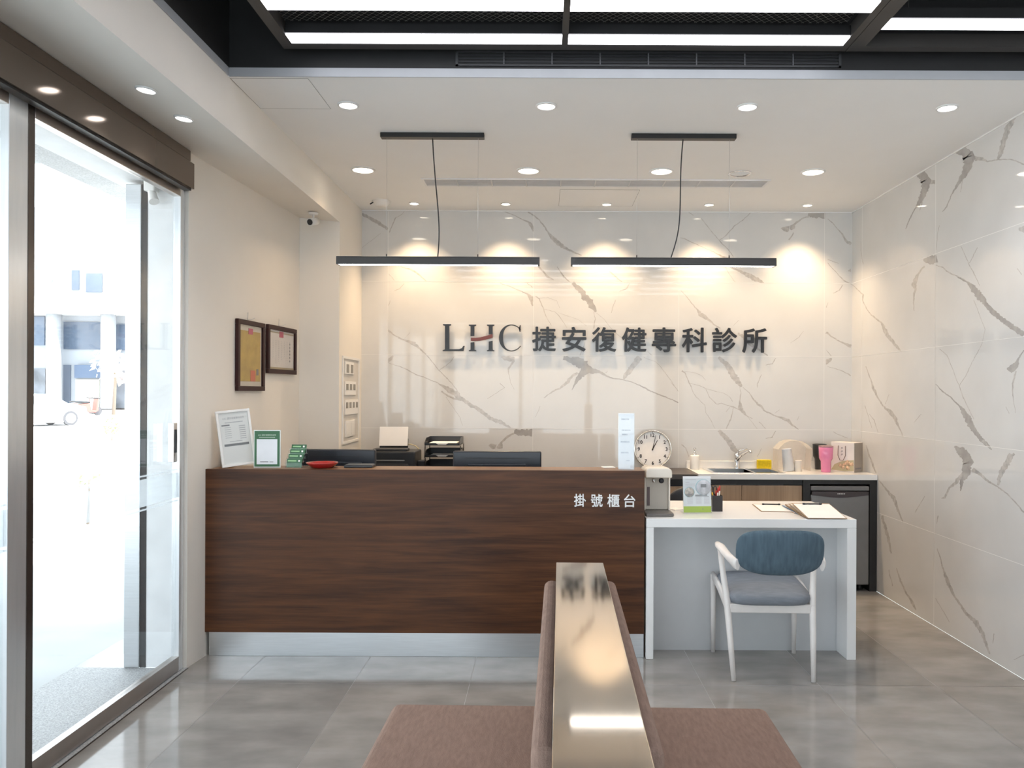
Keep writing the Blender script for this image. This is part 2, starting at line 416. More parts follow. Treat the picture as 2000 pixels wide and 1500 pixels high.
A5 = [[(730,60,20),(800,110,40),(870,180,40),(960,240,20),(1050,305,12)], [(520,320,36),(590,380,50),(650,470,66),(710,560,66),(770,640,24)],
 [(745,640,5),(765,710,7),(745,800,15),(757,860,46),(800,940,26),(830,960,7),(890,985,5)],
 [(780,640,5),(850,710,8),(940,830,20),(970,850,30),(1020,900,15),(1080,930,15),(1150,965,12),(1220,985,30),(1270,1010,38),(1310,1050,20),(1385,1105,8)],
 [(120,470,15),(155,490,12),(180,550,8),(195,580,14),(240,690,7),(270,750,6),(370,840,4),(380,920,4),(440,1010,6),(480,1095,4)],
 [(150,475,4),(270,490),(340,520),(380,570)], [(200,600,4),(300,625,6),(380,660,5),(570,710,4),(640,750,5),(670,800,5)],
 [(380,660,5),(420,760,7),(500,830,8),(550,820,7),(640,850,6),(680,860,18),(720,880,8),(755,900,10)], [(680,860,8),(660,960,10),(640,1010,14),(600,1095,10)], [(640,860,4),(600,915,7)],
 [(830,960,4),(940,1100,4)], [(960,1020,7),(1030,1095,6)], [(1140,330,8),(1100,390,12),(1030,405,7)], [(985,510,6),(940,610,10),(940,650,5)],
 [(1685,400,6),(1710,360,54),(1745,330,14)], [(1690,240,4),(1740,310,8)], [(1700,420,4),(1850,465,9),(1955,520,12)], [(0,590,6),(80,690,6)], [(1390,960,4),(1370,1005,5)], [(1180,890,3),(1130,930,4)],
 [(520,1115,40),(600,1200,50),(680,1310,60),(750,1380,20)], [(1140,1120,6),(1100,1190,10),(1030,1200,6)], [(985,1310,5),(940,1400,6)], [(115,1265,13),(160,1300,12),(195,1400,8)], [(1760,1130,4),(1830,1165,7),(1920,1200,5)]]
C6 = [[(575,578,18),(625,590,74),(665,640,86),(658,700,62),(630,760,46),(602,830,32),(575,860,8),(540,920,10),(510,1000,9),(495,1030,5)], [(690,650,40),(735,650,32)], [(640,760,16),(610,880,5)],
 [(905,402,26),(960,402,84),(1008,445,104),(1006,500,78),(980,570,56),(950,620,38),(910,690,18),(870,750,8),(830,850,10),(795,890,6)],
 [(1040,455,40),(1110,458,32),(1160,480,12),(1250,465,11),(1350,462,9),(1400,480,10),(1458,505,12)], [(960,620,7),(940,730,4)], [(770,1000,3),(755,1070,5),(745,1200,3)],
 [(1378,115,36),(1330,210,48),(1290,330,44),(1262,430,38),(1245,465,14)], [(640,1285,14),(690,1288,76),(752,1272,66)], [(650,1330,14),(600,1390,14),(572,1450,36),(562,1500,36)],
 [(740,1325,7),(800,1345,10),(860,1395,12),(930,1420,11),(1000,1460,12),(1060,1500,14)], [(945,1170,4),(1000,1290,5),(1050,1390,7),(1100,1490,4)], [(1080,1180,6),(1040,1260,6),(1010,1310,4)], [(130,1130,3),(135,1240,4),(150,1315,6)], [(1415,1030,24),(1458,1030,54)], [(1400,1350,4),(1440,1400,6)]]
C7 = [[(60,65,6),(130,130,9),(150,150,15),(148,200,8),(180,265,6),(220,315,10),(300,380,15),(325,440,38),(350,480,30),(400,540,25),(440,590,20),(460,610,8)],
 [(590,0,10),(565,70,46),(575,100,18),(560,160,15),(565,280,4)], [(920,5,8),(1000,50,12),(1040,90,46),(1100,165,64),(1150,230,36),(1210,290,42),(1280,350,40),(1350,400,44),(1458,475,44)],
 [(1050,190,4),(1100,320),(1140,430),(1120,540),(1040,690),(990,800,6),(930,890,4)], [(770,590,4),(830,640,6),(880,760,4),(930,890,5),(960,970,7),(1010,1080,5),(1050,1160,5)],
 [(740,875,4),(800,940,11),(870,990,10),(930,1050,12),(970,1100,42),(1010,1180,56),(1060,1260,38),(1110,1320,34),(1160,1370,28),(1195,1410,8)],
 [(1458,600,8),(1410,670,15),(1390,720,46),(1350,750,56),(1320,745,10)], [(1395,770,12),(1365,870,15),(1370,1000,4),(1390,1110,4)],
 [(170,730,5),(215,850,10),(240,930,25),(275,1000,10),(330,1070,15),(380,1110,35),(410,1160,30),(440,1230,12),(475,1305,8)], [(165,1050,4),(220,1230,4)], [(200,1120,3),(240,1170,6),(270,1270,3)],
 [(360,960,3),(330,1040,4)], [(620,1120,6),(560,1190,3)], [(1310,1060,4),(1340,1115,4)], [(890,1385,14),(950,1420,66),(1010,1495,66)], [(1380,1440,18),(1330,1475,42)]]
C8 = [[(690,60,40),(720,80,54),(755,140,64),(745,200,50),(715,240,28),(705,310,5)], [(720,200,14),(690,250,28),(640,290,10),(610,350,14),(590,355,5)], [(780,175,28),(830,210,17),(880,255,12),(930,280,9),(1000,335,8),(1050,390,8),(1094,440,10)],
 [(1020,85,34),(990,140,38),(955,200,34),(935,275,14)], [(210,245,6),(260,310,12),(300,355,25),(320,410,15),(355,500,6)], [(228,460,14),(260,570,20),(285,690,8)], [(315,780,4),(340,860,12),(380,940,8),(415,990,18),(435,1035,6)], [(270,790,4),(290,890,6)],
 [(130,30,4),(170,150,12),(190,200,8)], [(565,660,4),(600,780,9),(630,870,24),(670,950,12),(735,1050,15),(800,1110,28),(840,1180,24),(885,1305,10)], [(490,340,3),(430,440,5)], [(555,965,3),(640,1110,4)], [(570,460,7),(560,510,3)], [(910,1180,6),(905,1240,4)], [(840,0,15),(895,55,9)], [(1094,1310,6),(1030,1340,3)]]

mb = MB()
mb.box(XBEAM - .1, XR + .1, YB, YB + .1, 0, 3.06)
K = 2000 / 360.
for S, org, sc in ((A1, (700, 400), K), (A2, (700, 660), K), (AB, (560, 380), 2000 / 600.), (A3, (1030, 530), K), (A4, (1310, 400), K), (A5, (1310, 640), K)):
    ribbons(mb, S, org, sc, place_back, 13)
mb.mi = 3
jx = [-1.297 + 1.2 * i for i in range(4)]; jz = [.6, 1.204, 1.808, 2.413]
for x in jx: mb.face([(x - .0015, YB - .0008, 0), (x + .0015, YB - .0008, 0), (x + .0015, YB - .0008, 2.998), (x - .0015, YB - .0008, 2.998)])
for z in jz: mb.face([(XBEAM, YB - .0008, z - .0015), (XR, YB - .0008, z - .0015), (XR, YB - .0008, z + .0015), (XBEAM, YB - .0008, z + .0015)])
struct(mb.obj('wall_back', [marble, vein, vein_fine, joint]), 'white marble tiled back wall with grey veins behind the counter', 'wall')
mb = MB()
mb.box(XR, XR + .1, -3.0, YB + .1, 0, 3.62)
K4 = 1458 / 350.
for S, org, sc in ((C6, (1650, 200), K4), (C7, (1650, 540), K4), (C8, (1650, 860), 1094 / 350.)):
    ribbons(mb, S, org, sc, place_right, 13)
mb.mi = 3
for y in (6.39, 5.19, 3.99, 2.79, 1.59, .39): mb.face([(XR - .0008, y - .0015, 0), (XR - .0008, y + .0015, 0), (XR - .0008, y + .0015, 2.998), (XR - .0008, y - .0015, 2.998)])
for z in jz: mb.face([(XR - .0008, -3, z - .0015), (XR - .0008, YB, z - .0015), (XR - .0008, YB, z + .0015), (XR - .0008, -3, z + .0015)])
struct(mb.obj('wall_right', [marble, vein, vein_fine, joint]), 'white marble tiled wall with grey veins on the right', 'wall')

# ---- left wall piece, column, beam
mb = MB()
mb.prism([(-1.932, 4.33), (-1.81, 5.886), (-2.26, 5.886), (-2.26, 4.432), (-1.985, 4.432), (-1.985, 4.33)], lambda x, y: (x, y, 0), lambda x, y: (x, y, 2.80))
struct(mb.obj('wall_left', white_paint), 'cream painted wall left of the counter', 'wall')
mb = MB().box(-2.26, XBEAM, 5.887, 6.7, 0, 3.05)
struct(mb.obj('wall_column', white_paint), 'cream painted corner pier left of the marble wall', 'wall')
mb = MB()
mb.prism([(XBEAM, 2.75), (XBEAM, 3.04), (-2.26, 3.04), (-2.26, 2.795), (-1.95, 2.795)], lambda x, z: (x, -3.0, z), lambda x, z: (x, 5.887, z))
struct(mb.obj('beam', white_paint), 'white boxed beam with soffit along the left side', 'beam')

# ---- ceiling
edge_trim = mat('edge_trim_grey', (.36, .375, .40), .45, var=.03)
struct(MB().box(XBEAM + .007, XR - .001, YEDGE - .006, YEDGE, 2.9985, 3.0405).obj('trim_9', edge_trim))
mb = MB().box(XBEAM, XR + .05, YEDGE, YB + .1, ZC, ZC + .04)
for poly in ([(-1.513, 3.812), (-1.125, 3.812), (-1.125, 4.24), (-1.513, 4.24)], [(.105, 5.90), (.695, 5.90), (.695, 6.40), (.105, 6.40)]):
    pass
struct(mb.obj('ceiling', ceil_paint), 'white plasterboard ceiling over the counter', 'ceiling')
mb = MB()
mb.box(XBEAM - .1, XR, YEDGE + .012, YEDGE + .1, 3.04, 3.6)
mb.box(XBEAM - .1, XBEAM, -3.0, YEDGE + .012, 3.04, 3.6)
mb.box(XBEAM - .1, XR + .1, -3.0, YEDGE + .1, 3.6, 3.7)
struct(mb.obj('ceiling_void', black_paint), 'black painted raised ceiling above the waiting area', 'ceiling')
struct(MB().box(XBEAM - .003, XBEAM + .006, -3.0, YEDGE - .006, 3.002, 3.04).obj('trim_1', edge_trim))
mb = MB()
mb.box(XR - .008, XR, -3, YB, ZC - .008, ZC); mb.box(XBEAM, XR, YB - .008, YB, ZC - .008, ZC)
struct(mb.obj('trim_2', solid_white))

# ---- access panels as hairline frames in the ceiling
seam = mat('shadow_gap', (.30, .29, .28), .8)
def hatch(x0, x1, y0, y1, label, w=.002):
    t = thing('access_hatch', label, 'access hatch', ((x0 + x1) / 2, (y0 + y1) / 2, ZC))
    a, b = (x1 - x0) / 2, (y1 - y0) / 2
    m = MB()
    m.box(-a, a, -b, -b + w, -.0015, -.0003); m.box(-a, a, b - w, b, -.0015, -.0003); m.box(-a, -a + w, -b + w, b - w, -.0015, -.0003); m.box(a - w, a, -b + w, b - w, -.0015, -.0003)
    m.obj('gap', seam, t)
    MB().box(-a + w, a - w, -b + w, b - w, -.0012, -.0002).obj('panel', ceil_paint, t)
hatch(-1.513, -1.14, 3.83, 4.24, 'flush ceiling access panel against the left beam', .0015)
hatch(.105, .695, 5.90, 6.42, 'flush ceiling access panel above the middle of the sign')

# ---- front of the room, behind the camera: glazed shop front
mb = MB()
mb.box(-2.2, -1.9, -3.1, -3.0, 0, 3.7); mb.box(2.3, 2.63, -3.1, -3.0, 0, 3.7); mb.box(-1.9, 2.3, -3.1, -3.0, 2.65, 3.7); mb.box(-1.9, 2.3, -3.1, -3.0, 0, .12)
struct(mb.obj('wall_front', white_paint))
w = bpy.data.objects.new('window_1', None); COL.objects.link(w); struct(w)
m = MB()
for x in (-1.9, -.52, .86, 2.24): m.box(x, x + .06, -3.08, -3.02, .12, 2.65)
m.box(-1.84, 2.24, -3.08, -3.02, .12, .18); m.box(-1.84, 2.24, -3.08, -3.02, 2.59, 2.65)
m.obj('window_frame', alum, w)
MB().box(-1.84, 2.24, -3.055, -3.045, .18, 2.59).obj('glass_pane', clear, w)

# ------------------------------------------------------------------ glass front on the left
XD = -1.97
def sliding_door(name, y0, y1, s0, s1, edge_mat, band=True):
    d = bpy.data.objects.new(name, None); COL.objects.link(d); struct(d)
    MB().box(XD - .02, XD + .02, y0, y0 + s0, .0, 2.64, .002).obj('stile', edge_mat[0], d)
    MB().box(XD - .02, XD + .02, y1 - s1, y1, .0, 2.64, .002).obj('stile', edge_mat[1], d)
    m = MB(); m.box(XD - .02, XD + .02, y0 + s0, y1 - s1, .006, .082, .002); m.obj('bottom_rail', rail_mat, d)
    m = MB(); m.box(XD - .02, XD + .02, y0 + s0, y1 - s1, 2.54, 2.64, .002); m.obj('top_rail', rail_mat, d)
    MB().box(XD - .005, XD + .005, y0 + s0, y1 - s1, .082, 2.54).obj('glass_pane', clear, d)
    if band:
        m = MB()
        for z0, z1 in ((.912, .920), (.932, 1.066), (1.078, 1.086)): m.box(XD + .0055, XD + .0065, y0 + s0, y1 - s1, z0, z1)
        m.obj('safety_band', frost, d)
    return d
rail_mat = mat('rail_metal', (.46, .42, .39), .3, metal=.9, var=.06)
d1 = sliding_door('door_1', 3.014, 4.325, .04, .05, (bronze, alum))
hm = MB()
hm.box(XD + .02, XD + .05, 4.14, 4.185, 1.13, 1.335, .004)
h = hm.obj('handle', chrome, d1)
h2 = MB(); h2.box(XD + .05, XD + .054, 4.155, 4.17, 1.18, 1.30, .001); h2.obj('lock', black_plastic, h)
d2 = sliding_door('door_2', 1.70, 3.012, .05, .107, (alum, alum))
# fixed glazing nearer than the camera
w2 = bpy.data.objects.new('window_2', None); COL.objects.link(w2); struct(w2)
m = MB()
for y in (-2.95, -1.4, .15, 1.63): m.box(XD - .03, XD + .03, y, y + .06, 0, 2.64)
m.box(XD - .03, XD + .03, -2.95, 1.69, 0, .08); m.box(XD - .03, XD + .03, -2.95, 1.69, 2.54, 2.64)
m.obj('window_frame', alum, w2)
MB().box(XD - .005, XD + .005, -2.95, 1.69, .08, 2.54).obj('glass_pane', clear, w2)
# floor track / threshold
gran = mat('granite_speckle', (.42, .43, .44), .6, var=.35, scale=140)
struct(MB().box(-1.949, -1.928, -3.0, 4.33, .0, .003).obj('trim_3', gran))
struct(MB().box(-1.928, -1.921, -3.0, 4.33, .0, .0012).obj('trim_4', bronze))
# door operator cover
brown = mat('brown_metal', (.17, .135, .11), .10, metal=.55, var=.06, scale=2)
t = thing('door_operator_cover', 'glossy brown metal cover box above the sliding glass doors', 'door header', (-1.885, 1.8, 2.582))
m = MB()
m.prism([(0, 0), (0, .135), (-.02, .152), (-.02, .205), (-.10, .205), (-.10, 0)], lambda x, z: (x, -4.7, z), lambda x, z: (x, 2.49, z))
m.obj('housing', brown, t)
MB().box(-.05, -.012, -4.7, 2.48, -.010, 0).obj('bottom_slot', black_metal, t)

# ------------------------------------------------------------------ outside
conc = mat('outside_white', (.82, .83, .84), .7, var=.05)
conc_g = mat('outside_grey', (.30, .32, .33), .7, var=.08)
struct(MB().box(-2.157, -1.988, 4.337, 4.43, 0, 2.62).obj('wall_reveal', conc))
struct(MB().box(-2.19, -2.157, 4.335, 4.43, 0, 2.62).obj('trim_5', black_metal))
struct(MB().box(-2.275, -2.19, 4.33, 4.43, 0, 2.62, .004).obj('trim_6', steel))
m = MB(); m.box(-2.36, -1.995, -3.2, 6.7, 2.64, 3.7); struct(m.obj('wall_lintel', conc))
struct(MB().box(-2.58, -2.36, -3.2, 6.7, 2.66, 3.7).obj('trim_7', gran))
struct(MB().box(-2.55, -1.95, -3.2, 4.34, -.1, -.002).obj('trim_8', gran))
struct(MB().box(-6.2, -2.55, -3.2, 40, -.1, -.004).obj('sidewalk', mat('pavers', (.46, .48, .49), .7, var=.1, scale=1.5)))
struct(MB().box(-140, -6.2, -40, 140, -.2, -.10).obj('street', mat('asphalt', (.62, .62, .62), .8, var=.1, scale=.4)))
struct(MB().box(-6.2, -2.3, -6, 6.0, 3.6, 3.8).obj('ceiling_arcade', conc))
struct(MB().box(-6.4, -5.9, -6, 6.0, 3.15, 3.6).obj('beam_arcade', conc_g))
struct(MB().box(-5.9, -2.58, 5.6, 6.0, 3.2, 3.6).obj('beam_cross', conc_g))
struct(MB().box(-2.3, 30, 6.75, 7.0, -.1, 5).obj('wall_exterior', conc))
struct(MB().box(-2.3, 30, -3.2, 6.8, 3.72, 4.0).obj('roof', conc))

D = 68.
def bx_px(m, px0, px1, py0, py1, Y0, Y1, **k):
    a = at(px0, py1, Y0); b = at(px1, py0, Y0)
    m.box(a.x, b.x, Y0, Y1, a.z, b.z, **k)
t = thing('office_building', 'white office building with round columns across the street', 'building', (-40, D, 0))
bw = mat('building_stone', (.30, .325, .36), .7, var=.03, scale=.3)
bgl = mat('building_glass', (.10, .13, .18), .15, var=.25, scale=.3)
bbl = mat('building_blind', (.70, .72, .70), .6, var=.05, scale=.3)
def bpart(name, m, ma, par=None):
    o = m.obj(name, ma); o.parent = par or t
    o.matrix_parent_inverse = Matrix.Translation(-Vector(t.location)); return o
m = MB(); a = at(-60, 800, D); b = at(275, 440, D)
m.box(a.x, b.x, D, D + 8, 0, b.z + 1.5); bpart('facade', m, bw)
for px in (105, 211, -20):
    c = at(px, 795, D - 1.2); r = .58
    m = MB().tube([(c.x, c.y, 0), (c.x, c.y, at(px, 608, D - 1.2).z)], r, 20); bpart('column', m, mat('column_stone', (.36, .38, .41), .7, var=.03))
m = MB(); bx_px(m, 20, 280, 578, 612, D - 2.0, D); bpart('balcony', m, mat('balcony_white', (.50, .51, .52), .7, var=.02))
for (x0, x1, y0, y1) in ((124, 196, 629, 682), (225, 250, 634, 684), (40, 87, 618, 674), (140, 154, 528, 566), (168, 199, 534, 570)):
    m = MB(); bx_px(m, x0, x1, y0, y1, D - .12, D); wf = bpart('window', m, bgl)
    if y0 > 600:
        m = MB(); n = max(1, int((x1 - x0) / 20)); ww = (x1 - x0) / n
        for k in range(n): bx_px(m, x0 + k * ww + 1.5, x0 + (k + 1) * ww - 1.5, y0 + 2, y0 + (y1 - y0) * .52, D - .2, D - .12)
        bpart('blind', m, bbl, wf)
m = MB(); bx_px(m, 145, 196, 713, 738, D - .5, D)
sg = bpart('shop_sign', m, mat('sign_blue', (.06, .10, .17), .5))
m = MB(); a = at(163, 733, D); b = at(192, 720, D); fit_text(m, 'LEK', a.x, b.x, a.z, b.z, D - .56, .05, .03)
a = at(157, 727, D); m.lathe([(0, 0), (.19, 0), (.19, .04), (0, .04)], (0, 0, 0), 20, M=Matrix.Translation((a.x, D - .52, a.z)) @ Matrix.Rotation(R(90), 4, 'X') @ Matrix.Scale(1.3, 4))
bpart('sign_lettering', m, mat('sign_white', (.85, .86, .88), .5), sg)
m = MB(); bx_px(m, 147, 194, 741, 796, D - .1, D); bpart('shop_front', m, mat('shop_glow', (.62, .62, .52), .5, var=.3, scale=.5))
m = MB(); bx_px(m, 123, 138, 713, 796, D - .1, D); bpart('entry', m, bgl)
for q in ((60, 88, 720, 796), (226, 250, 742, 796)): m = MB(); bx_px(m, *q, D - .1, D); bpart('shop_opening', m, mat('shop_dark', (.16, .18, .21), .5, var=.5, scale=.6))
m = MB(); bx_px(m, 224, 250, 730, 740, D - 1.2, D); bpart('awning', m, mat('awning_red', (.55, .16, .16), .6))
m = MB(); a = at(68, 566, D); b = at(103, 507, D)
bar = text_mesh('D', .0, -.03); bpy.data.meshes.remove(bar)
for k in range(1): m.tube([(a.x + .1, D - .15, a.z), (a.x + .1, D - .15, b.z)] , .06, 6)
m.tube([(a.x + .1 + (b.x - a.x) * math.sin(math.pi * q / 20), D - .15, (a.z + b.z) / 2 - (b.z - a.z) / 2 * math.cos(math.pi * q / 20)) for q in range(21)], .06, 6)
bpart('facade_letter', m, mat('letter_grey', (.45, .46, .48), .5))

# white car parked across the street
def car(loc, rot, label):
    t = thing('car', label, 'car', loc, rot)
    body = mat('car_white', (.66, .68, .70), .3, coat=.3)
    prof = [(-2.2, .35), (-2.25, .75), (-1.7, .95), (-1.0, 1.40), (.5, 1.45), (1.3, 1.0), (2.1, .85), (2.2, .4), (1.75, .3), (1.6, .14), (-1.6, .14), (-1.75, .3)]
    MB().prism(prof, lambda x, z: (x, -.85, z), lambda x, z: (x, .85, z), bev=.06).obj('body', body, t)
    g_ = [(-1.5, .98), (-.93, 1.34), (.45, 1.38), (1.12, 1.02)]
    MB().prism(g_, lambda x, z: (x, -.875, z), lambda x, z: (x, .875, z)).obj('window', mat('car_glass', (.16, .18, .20), .1), t)
    for x in (-1.35, 1.35):
        for y, q in ((-.89, -.895), (.71, .895)):
            wl = MB().tube([(x, y, .33), (x, y + .18, .33)], .33, 26).obj('wheel', mat('tyre', (.09, .09, .10), .7), t)
            MB().tube([(x, q - .004, .33), (x, q + .004, .33)], .23, 22).obj('hubcap', mat('hub_silver', (.55, .56, .58), .3), wl)
p = at(57, 836, 36.); car((p.x, 36., -.1), R(60), 'white parked car seen through the glass door')
def scooter(loc, rot, label, c):
    t = thing('scooter', label, 'scooter', loc, rot, 'scooters parked across the street')
    MB().prism([(-.7, .5), (-.75, .7), (-.1, .75), (0, .35), (.35, .3), (.45, 1.0), (.55, 1.0), (.55, .3), (.3, .18), (-.5, .25)], lambda x, z: (x, -.16, z), lambda x, z: (x, .16, z), bev=.03).obj('body', c, t)
    MB().box(-.75, -.05, -.14, .14, .75, .84, .03).obj('seat', black_plastic, t)
    for x in (-.55, .62): MB().tube([(x, -.06, .25), (x, .06, .25)], .25, 18).obj('wheel', MATS['tyre'], t)
    MB().tube([(.5, -.33, 1.05), (.48, 0, 1.0), (.5, .33, 1.05)], .025, 8).obj('handlebar', dark_plastic, t)
cols = [mat('scooter_%s' % n, c, .3) for n, c in (('grey', (.5, .5, .52)), ('red', (.5, .12, .1)), ('white', (.8, .8, .8)), ('teal', (.2, .4, .4)))]
words = ['grey scooter nearest the round column', 'red scooter second along the parked row', 'white scooter third along the parked row', 'teal scooter fourth along the parked row', 'grey scooter fifth along the parked row', 'white scooter at the far end of the parked row']
for i, px in enumerate((160, 178, 196, 212, 228, 243)):
    p = at(px, 808, 52.); scooter((p.x, 52. - i * .8, 0), R(60 + 8 * (i % 3)), words[i], cols[i % 4])
# tree and shrubs
def leafy(name, label, cat, loc, h, rad, stem_h, n, lm):
    t = thing(name, label, cat, loc)
    MB().tube([(0, 0, 0), (.03 * h, 0, stem_h), (0, .02 * h, stem_h + rad * .6)], [.035 * h, .025 * h, .012 * h], 8).obj('trunk', mat('bark', (.25, .2, .16), .8), t)
    m = MB()
    for k in range(n):
        v = Vector((random.gauss(0, 1), random.gauss(0, 1), random.gauss(0, .8))).normalized() * rad * random.uniform(.3, 1)
        c = Vector((0, 0, stem_h + rad * .7)) + v; s_ = rad * .14
        q = Vector((random.uniform(-1, 1), random.uniform(-1, 1), random.uniform(-1, 1))).normalized(); u = q.orthogonal().normalized() * s_; w_ = q.cross(u) * .6
        m.face([c - u, c - w_, c + u, c + w_])
    m.obj('foliage', lm, t)
p = at(222, 770, 50.); leafy('street_tree', 'pale flowering tree in front of the round column', 'tree', (p.x, 50, 0), 3.4, 1.3, 2.2, 260, mat('blossom', (.75, .74, .66), .7, var=.2))
p = at(218, 840, 24.); leafy('street_shrub', 'small green shrub at the far kerb', 'shrub', (p.x, 24, 0), .6, .35, .15, 160, mat('leaf_green', (.30, .42, .18), .6, var=.3))
p = at(172, 930, 9.); leafy('street_shrub', 'thin potted shrub on the pavement outside the glass door', 'shrub', (p.x, 9, 0), .5, .22, .35, 90, mat('leaf_dry', (.42, .44, .30), .6, var=.3))
t = thing('motion_sensor', 'small white sensor under the lintel outside the glass door', 'sensor', (-2.12, 4.30, 2.60))
MB().box(-.03, .03, -.03, .03, -.03, .03, .008).obj('housing', white_plastic, t); MB().tube([(0, 0, -.02), (.03, -.03, -.09)], [.02, .026], 14).obj('lens', white_plastic, t)

# ------------------------------------------------------------------ ceiling lights
ringm = mat('downlight_trim', (.80, .80, .80), .3, var=.02)
def downlight(x, y, z, r, label, group, lens, power, color, size=110, lit=True, direction=None, blend=1.):
    t = thing('downlight', label, 'ceiling light', (x, y, z), 0, group)
    MB().lathe([(r, 0), (r * 1.22, 0), (r * 1.22, -.004), (r * 1.02, -.008), (r, -.004)], seg=36).obj('trim_ring', ringm if lit else chrome, t)
    m = MB().lathe([(r, -.0035), (r * .6, -.0045), (0, -.005)] if lit else [(r, -.003), (r * .5, -.0012), (0, -.001)], seg=36)
    m.obj('lens', lens, t)
    if lit: spot('lamp', (0, 0, -.03), power, color, size, blend, r * .8, t, direction)
    return t
ordn = ['leftmost', 'second from the left', 'third from the left', 'fourth from the left', 'rightmost']
for i, px in enumerate((680, 1067, 1460, 1850)):
    p = at(px, 207, 4.18)
    downlight(p.x, 4.18, ZC, .045, '%s small neutral downlight in the row nearest the black ceiling' % (ordn[i] if i < 3 else ordn[4]), 'front row of downlights', lens_neut, 15, NEUT, 95)
for i, px in enumerate((709, 1032, 1292, 1588)):
    p = at(px, 333, 5.40)
    downlight(p.x, 5.40, ZC, .067, '%s large warm downlight in the row above the counter' % (ordn[i] if i < 3 else ordn[4]), 'middle row of large downlights', lens_warm, 15, WARM, 125)
downlight(at(1445, 337, 5.45).x, 5.45, ZC, .065, 'unlit silver downlight above the right pendant lamp', None, chrome, 0, WARM, lit=False)
for i, px in enumerate((809, 988, 1185, 1385, 1577)):
    p = at(px, 398, 6.35)
    downlight(p.x, 6.35, ZC, .034, '%s small spotlight in the row washing the marble wall' % ordn[i], 'back row of wall washing spotlights', lens_warm, 50, (1, .72, .44), 100)
for i, (y, w_) in enumerate(((3.36, 'nearer the door'), (3.71, 'nearer the counter'))):
    dl = downlight(-1.68, y, 2.7668, .036, 'small bright spotlight under the left beam, the one %s' % w_, 'spotlights under the left beam', lens_neut, 14, NEUT)
    dl.rotation_euler = (0, R(5.9), 0)

# black rectangular light frames hung under the black ceiling
def light_frame(x0, x1, y0, y1, z, rows, splits, label, mesh_rows, bl=.055, br=.055):
    t = thing('light_frame', label, 'ceiling light', ((x0 + x1) / 2, (y0 + y1) / 2, z))
    ox, oy = (x0 + x1) / 2, (y0 + y1) / 2
    fm = mat('frame_black', (.035, .032, .03), .5)
    m = MB(); b = .055
    m.box(x0 - ox, x1 - ox, y1 - b - oy, y1 - oy, 0, .06); m.box(x0 - ox, x1 - ox, y0 - oy, y0 + b - oy, 0, .06)
    m.box(x0 - ox, x0 + bl - ox, y0 + b - oy, y1 - b - oy, 0, .06); m.box(x1 - br - ox, x1 - ox, y0 + b - oy, y1 - b - oy, 0, .06)
    m.obj('frame', fm, t)
    m = MB()
    for xx in splits: m.box(xx - .014 - ox, xx + .014 - ox, y0 + b - oy, y1 - b - oy, 0, .05)
    if splits: m.obj('cross_bar', fm, t)
    m = MB()
    for xx in (x0 + .2, x1 - .2):
        for yy in (y0 + .2, y1 - .2): MB().tube([(xx - ox, yy - oy, .06), (xx - ox, yy - oy, 3.6 - z)], .004, 6).obj('hanger_rod', fm, t)
    edges = [x0 + bl] + [v for s_ in splits for v in (s_ - .014, s_ + .014)] + [x1 - br]
    for (ya, yb) in rows:
        for k in range(0, len(edges), 2):
            l = MB().box(edges[k] - ox, edges[k + 1] - ox, ya - oy, yb - oy, .0, .006).obj('light_panel', tube_white, t)
            MB().box(edges[k] - ox, edges[k + 1] - ox, ya - .008 - oy, yb + .008 - oy, .0065, .05).obj('housing', black_metal, l)
    m = MB(); pit = .034
    for (ya, yb) in mesh_rows:
        h = yb - ya; n = int((x1 - x0 - 2 * b) / pit)
        for k in range(-int(h / pit) - 1, n + int(h / pit) + 1):
            for sgn in (1, -1):
                xa = x0 + b + k * pit; xb = xa + sgn * h
                lo, hi = x0 + b, x1 - b
                pa, pb = Vector((xa, ya, 0)), Vector((xb, yb, 0))
                # clip along x
                if pa.x == pb.x: continue
                tt = sorted(((lo - pa.x) / (pb.x - pa.x), (hi - pa.x) / (pb.x - pa.x)))
                s0, s1 = max(0, tt[0]), min(1, tt[1])
                if s1 - s0 < .02: continue
                q0, q1 = pa.lerp(pb, s0), pa.lerp(pb, s1)
                d = (q1 - q0).normalized(); nn = Vector((-d.y, d.x, 0)) * .0016
                m.face([(q0 - nn).xyz + Vector((-ox, -oy, .055)), (q1 - nn).xyz + Vector((-ox, -oy, .055)), (q1 + nn).xyz + Vector((-ox, -oy, .0552)), (q0 + nn).xyz + Vector((-ox, -oy, .0552))])
    if mesh_rows: m.obj('wire_mesh', mat('mesh_metal', (.10, .10, .09), .5), t)
    return t
rowsA = [(3.585, 3.672), (3.258, 3.355), (2.62, 2.715), (1.98, 2.075), (1.34, 1.435), (.70, .795), (.06, .155)]
light_frame(-1.225, 1.395, -.2, 3.735, 3.10, rowsA, [.085], 'black rectangular ceiling frame with two bright rows of light panels and wire mesh', [(3.36, 3.57)], .055, .033)
rowsB = [(3.418, 3.51), (2.80, 2.9), (2.16, 2.26), (1.52, 1.62), (.88, .98), (.24, .34)]
light_frame(1.398, 2.52, -.2, 3.735, 3.10, rowsB, [], 'black ceiling light frame at the far right with one bright light panel', [], .07, .055)

